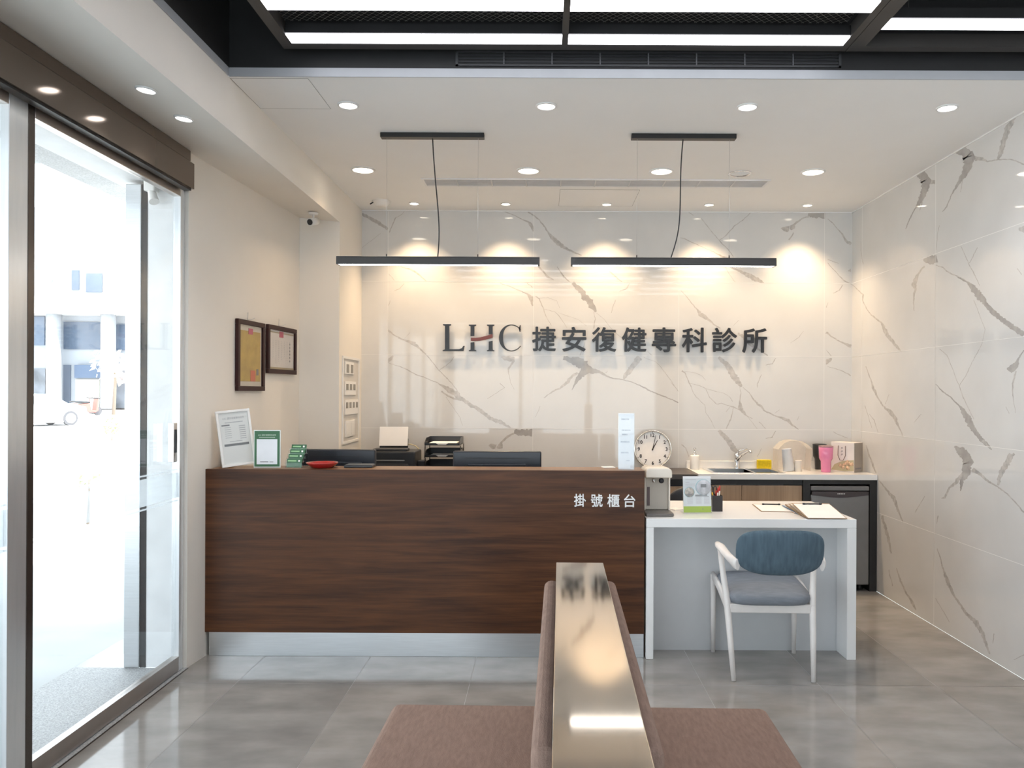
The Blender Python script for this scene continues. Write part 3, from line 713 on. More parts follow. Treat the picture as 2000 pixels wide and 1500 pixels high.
# air vents
t = thing('air_vent', 'black slotted air vent on the dark drop above the white ceiling', 'air vent', (.4875, YEDGE + .012, 3.094))
m = MB(); hw, hh = .92, .036
m.box(-hw, hw, -.008, 0, hh - .008, hh); m.box(-hw, hw, -.008, 0, -hh, -hh + .008); m.box(-hw, -hw + .012, -.008, 0, -hh, hh); m.box(hw - .012, hw, -.008, 0, -hh, hh)
m.obj('frame', mat('vent_frame', (.045, .046, .05), .5), t)
m = MB()
for z in (-.016, 0, .016): m.box(-hw + .012, hw - .012, -.006, -.001, z - .003, z + .003)
m.obj('slats', mat('vent_slat', (.03, .03, .034), .45), t)
m = MB()
for k in range(1, 8): x = -hw + k * 2 * hw / 8; MB().box(x - .003, x + .003, -.009, 0, -hh + .008, hh - .008).obj('divider', mat('vent_div', (.11, .11, .12), .4), t)
x0, x1, y0, y1 = -.875, 1.58, 5.60, 5.805
t = thing('air_vent', 'long white linear air vent in the ceiling above the counter', 'air vent', ((x0 + x1) / 2, (y0 + y1) / 2, ZC))
hx, hy = (x1 - x0) / 2, (y1 - y0) / 2
m = MB(); f_ = .018
m.box(-hx, hx, -hy, -hy + f_, -.008, 0, .002); m.box(-hx, hx, hy - f_, hy, -.008, 0, .002); m.box(-hx, -hx + f_, -hy + f_, hy - f_, -.008, 0, .002); m.box(hx - f_, hx, -hy + f_, hy - f_, -.008, 0, .002)
m.obj('frame', ringm, t)
m = MB()
for k in range(9): yy = -hy + f_ + (k + .5) * (2 * hy - 2 * f_) / 9; m.box(-hx + f_, hx - f_, yy - .0045, yy + .0045, -.006, -.001)
m.obj('slats', mat('vent_white_slat', (.55, .55, .56), .5), t)
m = MB()
for k in range(1, 10): x = -hx + k * 2 * hx / 10; MB().box(x - .004, x + .004, -hy + f_, hy - f_, -.009, -.002).obj('divider', mat('vent_white_div', (.62, .62, .62), .5), t)
# smoke detector
t = thing('smoke_detector', 'white round smoke detector on the ceiling near the left pier', 'smoke detector', (at(746, 401, 6.3).x, 6.28, ZC))
MB().lathe([(0, -.045), (.035, -.045), (.05, -.032), (.058, -.02), (.065, -.012), (.068, 0)], seg=32).obj('body', white_plastic, t)
MB().tube([(-.062, -.01, -.012), (-.085, -.02, -.03)], .005, 8).obj('indicator', black_plastic, t)
# security camera
t = thing('security_camera', 'small white security camera hanging under the left beam', 'camera', (at(612, 430, 5.62).x, 5.62, 2.755))
MB().lathe([(0, -.012), (.03, -.012), (.034, 0)], seg=24).obj('mount', white_plastic, t)
MB().tube([(0, 0, -.01), (0, 0, -.04), (-.008, -.012, -.055)], .008, 10).obj('arm', white_plastic, t)
hd = MB().tube([(.012, .035, -.05), (-.012, -.04, -.072)], [.026, .027], 20).obj('head', white_plastic, t)
MB().tube([(-.012, -.0405, -.072), (-.0128, -.043, -.0728)], .021, 20).obj('lens', black_plastic, hd)

# pendant bar lamps
def pendant(px0, px1, cx0, cx1, cpx, bpx, cur, label):
    Yp = 4.64
    a = at(px0, 504, Yp); b = at(px1, 504, Yp); xa, xb = a.x, b.x
    cxa, cxb = at(cx0, 260, Yp).x, at(cx1, 260, Yp).x
    t = thing('pendant_lamp', label, 'pendant lamp', ((cxa + cxb) / 2, Yp, ZC), 0, 'pair of pendant bars over the counter')
    o = (cxa + cxb) / 2
    MB().box(cxa - o, cxb - o, -.025, .025, -.028, 0, .003).obj('canopy', black_metal, t)
    zt, zb = 2.283 - ZC, 2.237 - ZC
    m = MB()
    m.box(xa - o, xb - o, -.03, .03, zt - .008, zt, .002); m.box(xa - o, xb - o, -.03, -.026, zb, zt - .008); m.box(xa - o, xb - o, .026, .03, zb, zt - .008)
    m.box(xa - o, xa - o + .008, -.026, .026, zb, zt - .008); m.box(xb - o - .008, xb - o, -.026, .026, zb, zt - .008)
    bar = m.obj('bar_housing', mat('pendant_black', (.03, .028, .027), .35), t)
    MB().box(xa - o + .012, xb - o - .012, -.024, .024, zb + .001, zb + .006).obj('diffuser', bar_white, bar)
    for x in (cxa - o + .035, cxb - o - .035):
        MB().tube([(x, 0, -.028), (x, 0, zt)], .0007, 5).obj('suspension_wire', steel, t)
        MB().tube([(x, 0, zt), (x, 0, zt + .018)], .003, 8).obj('wire_grip', black_metal, t)
    xc, xd = at(cpx, 272, Yp).x - o, at(bpx, 503, Yp).x - o
    pts = []
    for k in range(25):
        q = k / 24.; z = -.028 + (zt + .028) * q
        pts.append((xc + (xd - xc) * q + cur * math.sin(math.pi * q * q) * (1 if q < 1 else 0), 0, z))
    MB().tube(pts, .0035, 8).obj('power_cable', black_plastic, t)
pendant(659, 1054, 744, 946, 845, 855, .015, 'left black bar pendant lamp hanging above the counter')
pendant(1115, 1514, 1233, 1437, 1334, 1310, .028, 'right black bar pendant lamp hanging above the counter')

# ------------------------------------------------------------------ wall sign
t = thing('clinic_sign', 'black raised clinic name lettering on the marble wall', 'sign', (at(1180, 663, 6.57).x, YB - .005, at(1180, 663, 6.57).z))
signm = mat('sign_black', (.012, .012, .014), .3, var=.1)
redm = mat('sign_red', (.16, .035, .025), .35)
YS = 6.570
def spart(m, name, ma, label=None):
    o = m.obj(name, ma, t); o.matrix_parent_inverse = Matrix.Translation(-Vector(t.location))
    if label: o['label'] = label
    return o
def px_prism(m, poly):
    m.prism(poly, lambda x, y: at(x, y, YS), lambda x, y: at(x, y, YS) + Vector((0, .014, 0)))
m = MB(); px_prism(m, [(865, 633), (881, 633), (881, 635.2), (877.5, 636.5), (877.5, 682), (896, 682), (902, 680), (905, 675.5), (907.5, 675.5), (905, 685.8), (864.5, 685.8), (864.5, 684), (869, 682.5), (869, 636.5), (865, 635.2)])
spart(m, 'letter', signm)
for x0, x1 in ((919, 926.5), (954.5, 962)):
    top = 656 if x0 < 940 else 652.5
    m = MB(); px_prism(m, [(x0 - 3.5, 634), (x1 + 3.5, 634), (x1 + 3.5, 636), (x1, 637.2), (x1, top), (x0, top + .7), (x0, 637.2), (x0 - 3.5, 636)])
    spart(m, 'letter_stroke', signm)
    m = MB(); px_prism(m, [(x0, 669 if x0 < 940 else 667), (x1, 668 if x0 < 940 else 665.5), (x1, 683), (x1 + 3.5, 684.2), (x1 + 3.5, 686), (x0 - 3.5, 686), (x0 - 3.5, 684.2), (x0, 683)])
    spart(m, 'letter_stroke', signm)
m = MB()
tp = [(919.5, 659.5), (928, 659.8), (938, 658.8), (948, 656.5), (956, 654), (962, 652.2)]
bt = [(962, 659.5), (955, 661.5), (946, 663.8), (936, 665.5), (927, 666), (919.5, 665.8)]
px_prism(m, tp + bt); spart(m, 'letter_crossbar', redm, 'dark red swoosh crossbar')
m = MB(); outer, inner = [], []
for k in range(41):
    th = R(38 + (322 - 38) * k / 40.); c, s_ = math.cos(th), math.sin(th)
    outer.append((998.5 + 24 * c, 660 - 26.3 * s_))
    w_ = .06 + .27 * max(0, -c) ** 1.3 if True else 0
    inner.append((998.5 + 24 * c * (1 - w_) , 660 - 26.3 * s_ * (1 - w_ * .45 - .045)))
px_prism(m, outer + inner[::-1])
px_prism(m, [(1015.5, 635), (1017, 635), (1016.6, 648), (1014.8, 648), (1013, 642)])
spart(m, 'letter', signm)
for ch, x0, x1, y0, y1 in zip('捷安復健專科診所', (1039, 1097.5, 1156, 1214.5, 1273, 1332, 1391, 1450), (1086, 1145.5, 1204, 1263, 1321, 1381, 1440, 1498.5), (638, 638.5, 639, 639.5, 639.5, 639.8, 640, 641), (686, 686.5, 687, 687, 687.5, 688, 688, 689)):
    m = MB(); a = at(x0, y1, YS); b = at(x1, y0, YS)
    fit_text(m, ch, a.x, b.x, a.z, b.z, YS, .014, .020)
    spart(m, 'letter', signm)

# ------------------------------------------------------------------ reception counter
XL, XRC, YF = -1.918, .567, 4.523
t = thing('reception_counter', 'long dark walnut reception counter with steel kick plate', 'counter', ((XL + XRC) / 2, YF, 0))
ox = (XL + XRC) / 2
a, b = XL - ox, XRC - ox
MB().box(a, b, 0, .025, .137, 1.06, .0015).obj('front_panel', walnut, t)
MB().box(a + .022, b, .025, .225, 1.03, 1.06, .0015).obj('counter_top', walnut_lit_top, t)
MB().box(b - .025, b, .025, .225, .0, 1.03, .001).obj('end_panel', walnut, t)
MB().box(a + .022, a + .047, .025, .225, .0, 1.03, .001).obj('end_panel', walnut, t)
MB().box(a + .048, b - .0255, .2, .222, .1, 1.03).obj('back_panel', dark_plastic, t)
MB().box(a + .02, b - .0005, .012, .022, .001, .136).obj('kick_plate', steel, t)
MB().box(a + .024, a + .075, .175, .225, 1.0605, 1.15, .002).obj('end_block', walnut, t)
m = MB()
for ch, x0, x1 in zip('掛號櫃台', (1121, 1154, 1186, 1218.5), (1144.5, 1177, 1210, 1241)):
    p, q = at(x0, 989.5 + (x0 - 1121) * .012, YF), at(x1, 964.5 + (x0 - 1121) * .012, YF)
    fit_text(m, ch, p.x - ox, q.x - ox, p.z, q.z, -.003, .003, .012)
m.obj('lettering', mat('letter_white', (.88, .88, .88), .4), t)['label'] = 'white counter lettering'

# staff desk behind (mostly hidden)
t = thing('staff_desk', 'low white staff desk hidden behind the walnut counter', 'desk', (-.66, 5.02, 0))
MB().box(-1.1, 1.1, -.26, .3, .71, .74, .003).obj('desk_top', solid_white, t)
for x in (-1.05, 1.03): MB().box(x, x + .03, -.24, .28, 0, .71).obj('side_panel', solid_white, t)

def monitor(px0, px1, ytop, Yd, label, rotz=0.):
    a_, b_ = at(px0, ytop, Yd), at(px1, ytop, Yd)
    w_ = b_.x - a_.x; zt = (a_.z + b_.z) / 2
    t = thing('monitor', label, 'monitor', ((a_.x + b_.x) / 2, Yd, .74), rotz)
    MB().lathe([(0, 0), (.11, 0), (.11, .008), (.02, .014), (.02, .02)], seg=28).obj('stand_base', black_plastic, t)
    MB().box(-.03, .03, -.02, .02, .012, .2, .006).obj('stand_neck', black_plastic, t)
    h = zt - .74
    m = MB(); m.box(-w_ / 2, w_ / 2, -.022, .022, h - .31, h, .008); m.box(-w_ * .33, w_ * .33, -.04, -.02, h - .26, h - .075, .008)
    bd = m.obj('back_shell', mat('monitor_black', (.014, .017, .024), .28), t)
    MB().box(-w_ * .36, w_ * .36, -.0235, -.021, h - .045, h - .040).obj('vent_slot', black_metal, bd)
    MB().box(-w_ / 2 + .008, w_ / 2 - .008, .0222, .024, h - .30, h - .01).obj('screen', mat('screen_dark', (.02, .02, .022), .1), t)
monitor(588, 735, 877.5, 5.0, 'black monitor with its back to us behind the red dish', R(-3))
monitor(885.5, 1057.5, 881, 5.0, 'black monitor with its back to us behind the middle of the counter')

# back worktop run: dark top left of the sink
t = thing('back_cabinet', 'low dark topped cabinet along the marble wall left of the sink', 'cabinet', (-.17, 6.33, 0))
MB().box(-1.335, 1.33, -.26, .265, .845, .885, .002).obj('worktop', mat('dark_laminate', (.055, .045, .042), .35, var=.1), t)
m = MB(); m.box(-1.335, 1.33, -.235, .26, .06, .79); m.obj('body', oak, t)
MB().box(-1.335, 1.33, -.225, .26, .79, .845).obj('top_gap', black_metal, t)
MB().box(-1.335, 1.33, -.2, .26, 0, .06).obj('plinth', black_metal, t)

# printer on it
t = thing('printer', 'black inkjet printer on the back cabinet behind the counter', 'printer', (at(772, 880, 6.2).x, 6.27, .885))
MB().box(-.17, .17, -.17, .15, 0, .16, .012).obj('body', black_plastic, t)
MB().box(-.15, .09, -.175, -.168, .09, .098, .001).obj('front_slot', mat('printer_grey', (.25, .25, .25), .4), t)
MB().box(-.15, .12, -.178, -.168, .02, .07, .004).obj('output_tray', dark_plastic, t)
MB().box(-.165, .10, -.13, .0, .16, .178, .006).obj('lid', dark_plastic, t)
MB().box(-.165, .062, .10, .112, .15, .27, .003, M=Matrix.Rotation(R(-12), 4, 'X')).obj('paper_support', black_plastic, t)
p = at(767, 872, 6.25)
tag(MB().box(-.11, .112, -.001, .001, 0, .152).obj('paper_sheet', paper, None, (p.x, 6.27, p.z + .004), (R(-14), 0, R(3))), 'blank white paper sheet standing in the black printer', 'paper')
# charger box
tag(MB().box(-.03, .03, -.05, .05, 0, .085, .008).obj('card_reader', black_plastic, None, (at(822, 890, 6.2).x, 6.25, .885)), 'small black box between the printer and the letter tray', 'device')
# yellow cable
pts = [at(x, y, 6.45) for x, y in ((793, 868), (803, 868), (812, 871), (818, 877), (822, 886))] + [at(822, 886, 6.45) * 1]
pts[-1] = Vector((pts[-2].x + .004, 6.44, .89))
tag(MB().tube(pts, .004, 8).obj('cable', mat('cable_cream', (.66, .58, .36), .5)), 'cream cable curving behind the printer', 'cable')
# letter tray, three tiers
t = thing('letter_tray', 'three tier black letter tray behind the counter', 'letter tray', (at(867, 880, 6.3).x, 6.33, .885))
for k in range(3):
    z = .02 + k * .092
    m = MB(); m.box(-.135, .135, -.15, .15, z, z + .004)
    m.box(-.135, .135, .146, .15, z, z + .055)
    for s_ in (-1, 1):
        m.prism([(-.15, 0), (.15, 0), (.15, .055), (-.06, .055), (-.15, .022)], lambda y, q: (s_ * .135, y, z + q), lambda y, q: (s_ * .131, y, z + q))
    m.prism([(-.135, 0), (.135, 0), (.135, .018), (.05, .018), (.03, .006), (-.03, .006), (-.05, .018), (-.135, .018)], lambda x, q: (x, -.15, z + q), lambda x, q: (x, -.147, z + q))
    m.obj('tray', mat('tray_black', (.016, .015, .016), .25), t)
m = MB()
for s_ in (-1, 1):
    for y in (-.12, .13): m.tube([(s_ * .137, y, 0), (s_ * .137, y + .02, .1), (s_ * .137, y, .11), (s_ * .137, y + .02, .2)], .004, 6)
m.obj('risers', black_metal, t)
for k, lab in ((2, 'white papers in the top tier of the letter tray'), (1, 'white papers in the middle tier of the letter tray')):
    z = .885 + .0245 + k * .092
    tag(MB().box(-.105, .105, -.13, .13, 0, .012 if k == 2 else .005).obj('paper_stack', paper, None, (t.location.x, 6.33, z)), lab, 'papers')

# ------------------------------------------------------------------ things on the counter
ZT = 1.0605
# framed white notice leaning on the left wall
p0 = Vector((-1.838, 4.562, ZT + .001)); ux = Vector((.150, .105, .018)).normalized(); up = Vector((-.060, .012, .32)).normalized()
up = (up - ux * up.dot(ux)).normalized(); nn = ux.cross(up)
Mf = Matrix((( ux.x, -nn.x * -1, up.x, 0), (ux.y, nn.y, up.y, 0), (ux.z, nn.z, up.z, 0), (0, 0, 0, 1)))
yv = up.cross(ux)
Mf = Matrix(((ux.x, yv.x, up.x), (ux.y, yv.y, up.y), (ux.z, yv.z, up.z)))
t = thing('framed_notice', 'white framed paper notice leaning at the left end of the counter', 'framed notice', p0, rot=Mf.to_euler())
w_, h_ = .19, .325
m = MB(); e = .014
m.box(0, w_, -.01, .008, 0, e, .002); m.box(0, w_, -.01, .008, h_ - e, h_, .002); m.box(0, e, -.01, .008, e, h_ - e, .002); m.box(w_ - e, w_, -.01, .008, e, h_ - e, .002)
m.obj('frame', white_plastic, t)
sh = MB().box(e, w_ - e, -.001, .006, e, h_ - e).obj('sheet', paper, t)
m = MB(); fit_text(m, 'LHC 捷安復健專科診所', .035, .155, .272, .286, -.0022, .001)
m.obj('title', ink_pale, sh)
m = MB()
m.box(.045, .145, -.002, -.001, .252, .257)
for k in range(6): m.box(.04, .075, -.002, -.001, .165 + k * .012, .168 + k * .012)
for k in range(7): m.box(.12, .155, -.002, -.001, .155 + k * .012, .160 + k * .012)
m.box(.06, .13, -.002, -.001, .142, .146)
m.obj('text_lines', ink_pale, sh)
m = MB(); m.box(.025, .07, -.002, -.001, .236, .243); m.box(.028, .165, -.002, -.001, .118, .131); m.obj('heading_bars', ink, sh)
MB().box(e, w_ - e, -.0065, -.0045, e, h_ - e).obj('glazing', acrylic, t)

# green stand, code left blank
p = at(522, 910, 4.61)
t = thing('green_sign_stand', 'green acrylic counter sign with a blank white panel', 'counter sign', (p.x, 4.61, ZT), R(4))
grn = mat('print_green', (.035, .13, .055), .45)
MB().box(-.076, .076, -.004, .004, 0, .217, .001).obj('acrylic_plate', mat('acrylic_rim', (.72, .76, .74), .2), t)
gp = MB().box(-.071, .071, -.006, -.0042, .007, .212).obj('green_print', grn, t)
MB().box(-.058, .058, -.0075, -.0061, .02, .165, 0).obj('white_panel', mat('panel_white', (.80, .82, .86), .4), gp)
m = MB(); fit_text(m, 'LHC 捷安復健專科診所', -.05, .05, .184, .193, -.0068, .0006); m.box(-.045, .045, -.0068, -.0062, .174, .177); m.obj('title', mat('print_mint', (.55, .68, .56), .5), gp)
m = MB(); m.box(-.038, .008, -.0082, -.0076, .032, .037); m.box(.015, .036, -.0082, -.0076, .032, .036); m.obj('caption', ink, gp)
MB().box(-.05, .05, .004, .06, 0, .004, .001).obj('foot', acrylic, t)

# card holder with four green cards
p = at(575, 910, 4.62)
t = thing('card_holder', 'clear acrylic four step card holder on the counter', 'card holder', (p.x, 4.60, ZT), R(-6))
m = MB()
for k in range(4):
    y = .0 + k * .022; z = .0 + k * .026
    m.box(-.052, .052, y, y + .0015, z, z + .03); m.box(-.052, .052, y, y + .022, z, z + .0015)
m.box(-.052, .052, .088, .0895, 0, .11)
for s_ in (-.052, .0505): m.prism([(0, 0), (.088, 0), (.088, .11), (.066, .11), (0, .03)], lambda y, z: (s_, y, z), lambda y, z: (s_ + .0015, y, z))
m.obj('holder', acrylic, t)
names = ['lowest front', 'second lowest', 'second highest', 'topmost rear']
for k in range(4):
    y = .006 + k * .022; z = .003 + k * .026
    M_ = t.matrix_basis if False else (Matrix.Translation(t.location) @ Matrix.Rotation(R(-6), 4, 'Z'))
    c = thing('business_card', 'green business card in the %s pocket of the clear holder' % names[k], 'business card', M_ @ Vector((0, y, z)), group='green cards in the clear holder', rot=(R(-12), 0, R(-6)))
    MB().box(-.045, .045, 0, .004, 0, .050).obj('card', grn, c)
    m = MB(); m.box(-.038, .012, -.0008, -.0002, .034, .041); m.obj('print_line', mat('print_lime', (.35, .60, .30), .5), c)
    MB().box(.024, .034, -.0008, -.0002, .033, .043).obj('print_mark', paper, c)
# red dish, black pad, small papers
p = at(629, 909, 4.63)
tag(MB().lathe([(0, .002), (.055, .002), (.06, .0), (.066, .004), (.09, .026), (.092, .031), (.089, .03), (.062, .009), (0, .007)], seg=48).obj('dish', mat('red_lacquer', (.36, .012, .012), .12, coat=.6), None, (p.x, 4.635, ZT)), 'round red lacquer dish on the counter', 'dish')
p = at(702, 908, 4.66)
t = thing('payment_pad', 'flat black pad lying on the counter beside the red dish', 'device', (p.x, 4.67, ZT), R(1))
MB().box(-.082, .082, -.05, .05, 0, .016, .004).obj('body', black_plastic, t); MB().box(-.074, .074, -.042, .042, .0162, .018, .001).obj('surface', mat('pad_grey', (.10, .105, .11), .3), t)
p = at(1188, 909, 4.7)
tag(MB().box(-.035, .035, -.03, .03, 0, .006, .001).obj('note_pad', paper, None, (p.x, 4.70, ZT), (0, 0, R(12))), 'small white note pad near the right end of the counter', 'note pad')
# tall acrylic notice
p = at(1223, 916, 4.60)
t = thing('notice_stand', 'tall narrow white notice in an acrylic stand at the counter end', 'counter sign', (p.x, 4.60, ZT), R(-10))
MB().box(-.045, .045, -.002, .002, .0, .322, .0005).obj('sheet', mat('notice_white', (.88, .89, .93), .45), t)
m = MB()
for z, x0, x1 in ((.285, -.028, .022), (.222, -.026, .026), (.198, -.024, .012), (.155, -.032, .020), (.093, -.030, .016)):
    n = int((x1 - x0) / .0065)
    for k in range(n): m.box(x0 + k * .0065, x0 + k * .0065 + random.uniform(.003, .0055), -.0028, -.0022, z, z + .008)
m.box(0, .02, -.0028, -.0022, .05, .053)
m.obj('text_lines', mat('ink_blue_grey', (.50, .53, .60), .7), t)
m = MB(); m.box(-.047, .047, -.006, -.004, 0, .325); m.box(-.047, .047, .004, .05, 0, .004); m.box(-.047, .047, .004, .006, 0, .325); m.obj('acrylic_holder', acrylic, t)

# ------------------------------------------------------------------ left wall: certificates
wd = (Vector((-1.81, 5.886, 0)) - Vector((-1.932, 4.33, 0))).normalized()
def cert(y0, y1, z0, z1, label, paper_mat, gold):
    def wx(y): return -1.932 + (y - 4.33) * (.122 / 1.556)
    ang = math.atan2(wd.y, wd.x)
    t = thing('framed_certificate', label, 'certificate', (wx(y0) + .002, y0, z0), ang, 'certificates on the left wall')
    w_, h_ = (y1 - y0), z1 - z0; e = .03; d = .022
    fw = mat('frame_mahogany', (.035, .009, .008), .45, spec=.3)
    m = MB()
    m.box(0, w_, -d, 0, 0, e, .003); m.box(0, w_, -d, 0, h_ - e, h_, .003); m.box(0, e, -d, 0, e, h_ - e, .003); m.box(w_ - e, w_, -d, 0, e, h_ - e, .003)
    m.obj('frame', fw, t)
    mt = MB().box(e, w_ - e, -.008, -.002, e, h_ - e).obj('certificate_sheet', paper_mat, t)
    if gold:
        MB().box(e + .02, w_ - e - .02, -.0095, -.0082, e + .03, h_ - e - .035).obj('gold_field', mat('gold_paper', (.52, .36, .09), .6, var=.15, scale=12), mt)
        m = MB(); m.box(w_ * .5, w_ * .68, -.0105, -.0096, e + .03, e + .10); m.obj('red_seal', mat('seal_red', (.62, .16, .08), .6), mt)
        m = MB(); m.box(w_ * .72, w_ * .80, -.0105, -.0096, e + .07, e + .11); m.obj('photo', ink, mt)
        m = MB(); m.box(w_ * .42, w_ * .58, -.0108, -.0096, h_ - e - .055, h_ - e - .018); m.obj('emblem', mat('emblem_red', (.55, .10, .16), .6), mt)
    else:
        m = MB()
        for k in range(7):
            x = e + .07 + k * (w_ - 2 * e - .14) / 6; z1_ = h_ - e - .07; n = random.randint(9, 13)
            for q in range(n): m.box(x - .004, x + .004, -.0088, -.0081, z1_ - .004 - q * .0125, z1_ - q * .0125)
        m.obj('text_columns', ink_pale, mt)
        m = MB()
        for q in range(6): m.box(w_ - e - .075, w_ - e - .063, -.0088, -.0081, h_ - e - .09 - q * .024, h_ - e - .078 - q * .024)
        m.obj('text_heading', ink, mt)
        m = MB(); m.box(w_ * .42, w_ * .56, -.0095, -.0082, h_ - e - .045, h_ - e - .004); m.obj('emblem', mat('emblem_red', (.55, .10, .16), .6), mt)
        m = MB(); m.box(e, w_ - e, -.009, -.0082, e, e + .014); m.box(e, w_ - e, -.009, -.0082, h_ - e - .02, h_ - e - .012); m.obj('border_band', mat('gold_band', (.45, .36, .22), .5), mt)
    MB().box(e, w_ - e, -.014, -.0125, e, h_ - e).obj('glazing', glass('picture_glass', (.98, .98, .98), .45), t)
    m = MB(); m.tube([(w_ * .42, -.004, h_), (w_ * .42, -.006, h_ + .052)], .0016, 6); m.tube([(w_ * .42, -.006, h_ + .005), (w_ * .5, -.016, h_ + .008), (w_ * .58, -.022, h_ + .022)], .0016, 6)
    m.obj('wall_hook', steel, t)
cert(4.87, 5.255, 1.503, 1.945, 'mahogany framed gold certificate on the left wall', mat('cert_cream', (.66, .60, .50), .6), True)
cert(5.305, 5.79, 1.622, 1.948, 'mahogany framed white certificate beside the gold one', mat('cert_white', (.74, .70, .67), .6), False)

# switch panel on the pier side
t = thing('switch_panel', 'recessed white switch panel on the side of the pier', 'switch panel', (XBEAM, 6.23, 1.105), R(90))
# local: x along +Y (into the room), -y towards +X
m = MB(); hw = .265; H = .665
m.box(-hw, hw, -.012, 0, 0, .02, .002); m.box(-hw, hw, -.012, 0, H - .02, H, .002); m.box(-hw, -hw + .02, -.012, 0, .02, H - .02, .002); m.box(hw - .02, hw, -.012, 0, .02, H - .02, .002)
m.obj('frame', white_plastic, t)
MB().box(-hw + .02, hw - .02, -.003, 0, .02, H - .02).obj('back_plate', mat('panel_shade', (.62, .60, .57), .5), t)
def plate(z0, z1, x0, x1, n, hgt, ma):
    pl = MB().box(x0, x1, -.012, -.003, z0, z1, .002).obj('plate', white_plastic, t)
    for k in range(n):
        x = x0 + (k + .5) * (x1 - x0) / n; s_ = (x1 - x0) / n * .28
        MB().box(x - s_, x + s_, -.0145, -.0122, z1 - hgt - .02, z1 - .02, .001).obj('switch', ma, pl)
sw = mat('switch_grey', (.28, .27, .25), .5)
plate(.53, .625, -.20, .07, 2, .065, sw); plate(.37, .475, -.20, .14, 3, .045, sw); plate(.22, .335, -.20, .22, 4, .045, sw); plate(.05, .175, -.18, .10, 2, .09, white_plastic)

# ------------------------------------------------------------------ sink counter
XS0, YS0, ZW = 1.168, 6.07, .888
t = thing('sink_counter', 'white topped kitchenette counter with oak doors and black frame', 'kitchen counter', (1.85, 6.33, 0))
lx = lambda x: x - 1.85
ly = lambda y: y - 6.33
sx0, sx1, sy0, sy1 = 1.30, 1.845, 6.14, 6.50
m = MB()
m.box(lx(XS0), lx(sx0), ly(YS0), ly(6.595), .848, ZW); m.box(lx(sx1), lx(2.528), ly(YS0), ly(6.595), .848, ZW)
m.box(lx(sx0), lx(sx1), ly(YS0), ly(sy0), .848, ZW); m.box(lx(sx0), lx(sx1), ly(sy1), ly(6.595), .848, ZW)
m.obj('worktop', solid_white, t)
MB().box(lx(XS0), lx(2.528), ly(6.575), ly(6.595), ZW, ZW + .058, .003).obj('upstand', solid_white, t)
MB().box(lx(XS0), lx(2.0), ly(6.10), ly(6.12), .805, .848).obj('top_gap', black_metal, t)
x = 1.168; k = 0
for x0, x1 in ((1.168, 1.505), (1.508, 1.965)):
    MB().box(lx(x0), lx(x1), ly(6.10), ly(6.118), .06, .80, .001).obj('door', oak, t)
m = MB(); m.box(lx(1.968), lx(2.02), ly(6.08), ly(6.59), 0, .847); m.box(lx(2.475), lx(2.528), ly(6.08), ly(6.59), 0, .847); m.box(lx(2.02), lx(2.475), ly(6.08), ly(6.59), .815, .847); m.box(lx(2.02), lx(2.475), ly(6.56), ly(6.59), 0, .815)
m.obj('frame', black_metal, t)
m = MB(); m.box(lx(1.168), lx(1.968), ly(6.14), ly(6.59), 0, .06); m.obj('plinth', black_metal, t)
# sink
t = thing('sink', 'stainless steel double sink set in the white worktop', 'sink', (1.57, 6.32, ZW))
m = MB(); a, b = .27, .178; e = .02
m.box(-a - .015, a + .015, -b - .015, -b + e, 0, .004, .001); m.box(-a - .015, a + .015, b - e, b + .015, 0, .004, .001); m.box(-a - .015, -a + e, -b + e, b - e, 0, .004, .001); m.box(a - e, a + .015, -b + e, b - e, 0, .004, .001)
m.obj('rim', chrome, t)
m = MB()
for x0, x1 in ((-a + .005, .05), (.07, a - .005)):
    for q in ([(x0, -b + .005, 0), (x1, -b + .005, 0), (x1, -b + .005, -.15), (x0, -b + .005, -.15)], [(x0, b - .005, -.15), (x1, b - .005, -.15), (x1, b - .005, 0), (x0, b - .005, 0)],
              [(x0, -b + .005, -.15), (x0, b - .005, -.15), (x0, b - .005, 0), (x0, -b + .005, 0)], [(x1, b - .005, -.15), (x1, -b + .005, -.15), (x1, -b + .005, 0), (x1, b - .005, 0)],
              [(x0, b - .005, -.15), (x0, -b + .005, -.15), (x1, -b + .005, -.15), (x1, b - .005, -.15)]): m.face(q)
m.box(.05, .07, -b + .005, b - .005, -.03, .0)
m.obj('basin', steel, t)
# faucet
p = at(1440, 919, 6.52)
t = thing('faucet', 'chrome single lever faucet behind the sink', 'faucet', (p.x, 6.535, ZW))
MB().lathe([(0, 0), (.028, 0), (.028, .01), (.022, .015), (.022, .10), (.024, .115), (.018, .128), (0, .13)], seg=28).obj('body', chrome, t)
MB().tube([(0, -.01, .07), (.03, -.06, .12), (.06, -.14, .155), (.068, -.165, .155), (.07, -.17, .135)], [.015, .015, .013, .013, .013], 14).obj('spout', chrome, t)
MB().tube([(0, 0, .125), (.01, -.02, .145), (.075, -.05, .165)], [(.012, .012), (.012, .010), (.007, .006)], 12).obj('lever', chrome, t)
# soap dispenser
p = at(1355, 911, 6.5)
t = thing('soap_dispenser', 'white soap pump bottle left of the sink', 'soap dispenser', (p.x, 6.46, ZW))
MB().lathe([(0, 0), (.036, 0), (.038, .004), (.038, .105), (.034, .112), (.015, .114)], seg=32).obj('bottle', white_plastic, t)
MB().lathe([(.016, .112), (.016, .128), (.008, .13), (.006, .16), (.012, .162), (.012, .172), (0, .173)], seg=20).obj('pump', chrome, t)
# sponge
p = at(1493, 910, 6.54)
t = thing('sponge', 'yellow kitchen sponge standing against the upstand', 'sponge', (p.x, 6.552, ZW), R(2))
MB().box(-.058, .058, -.018, .016, .0, .072, .006).obj('foam', mat('sponge_yellow', (.78, .58, .02), .9, var=.12, scale=60, bump=.6), t)
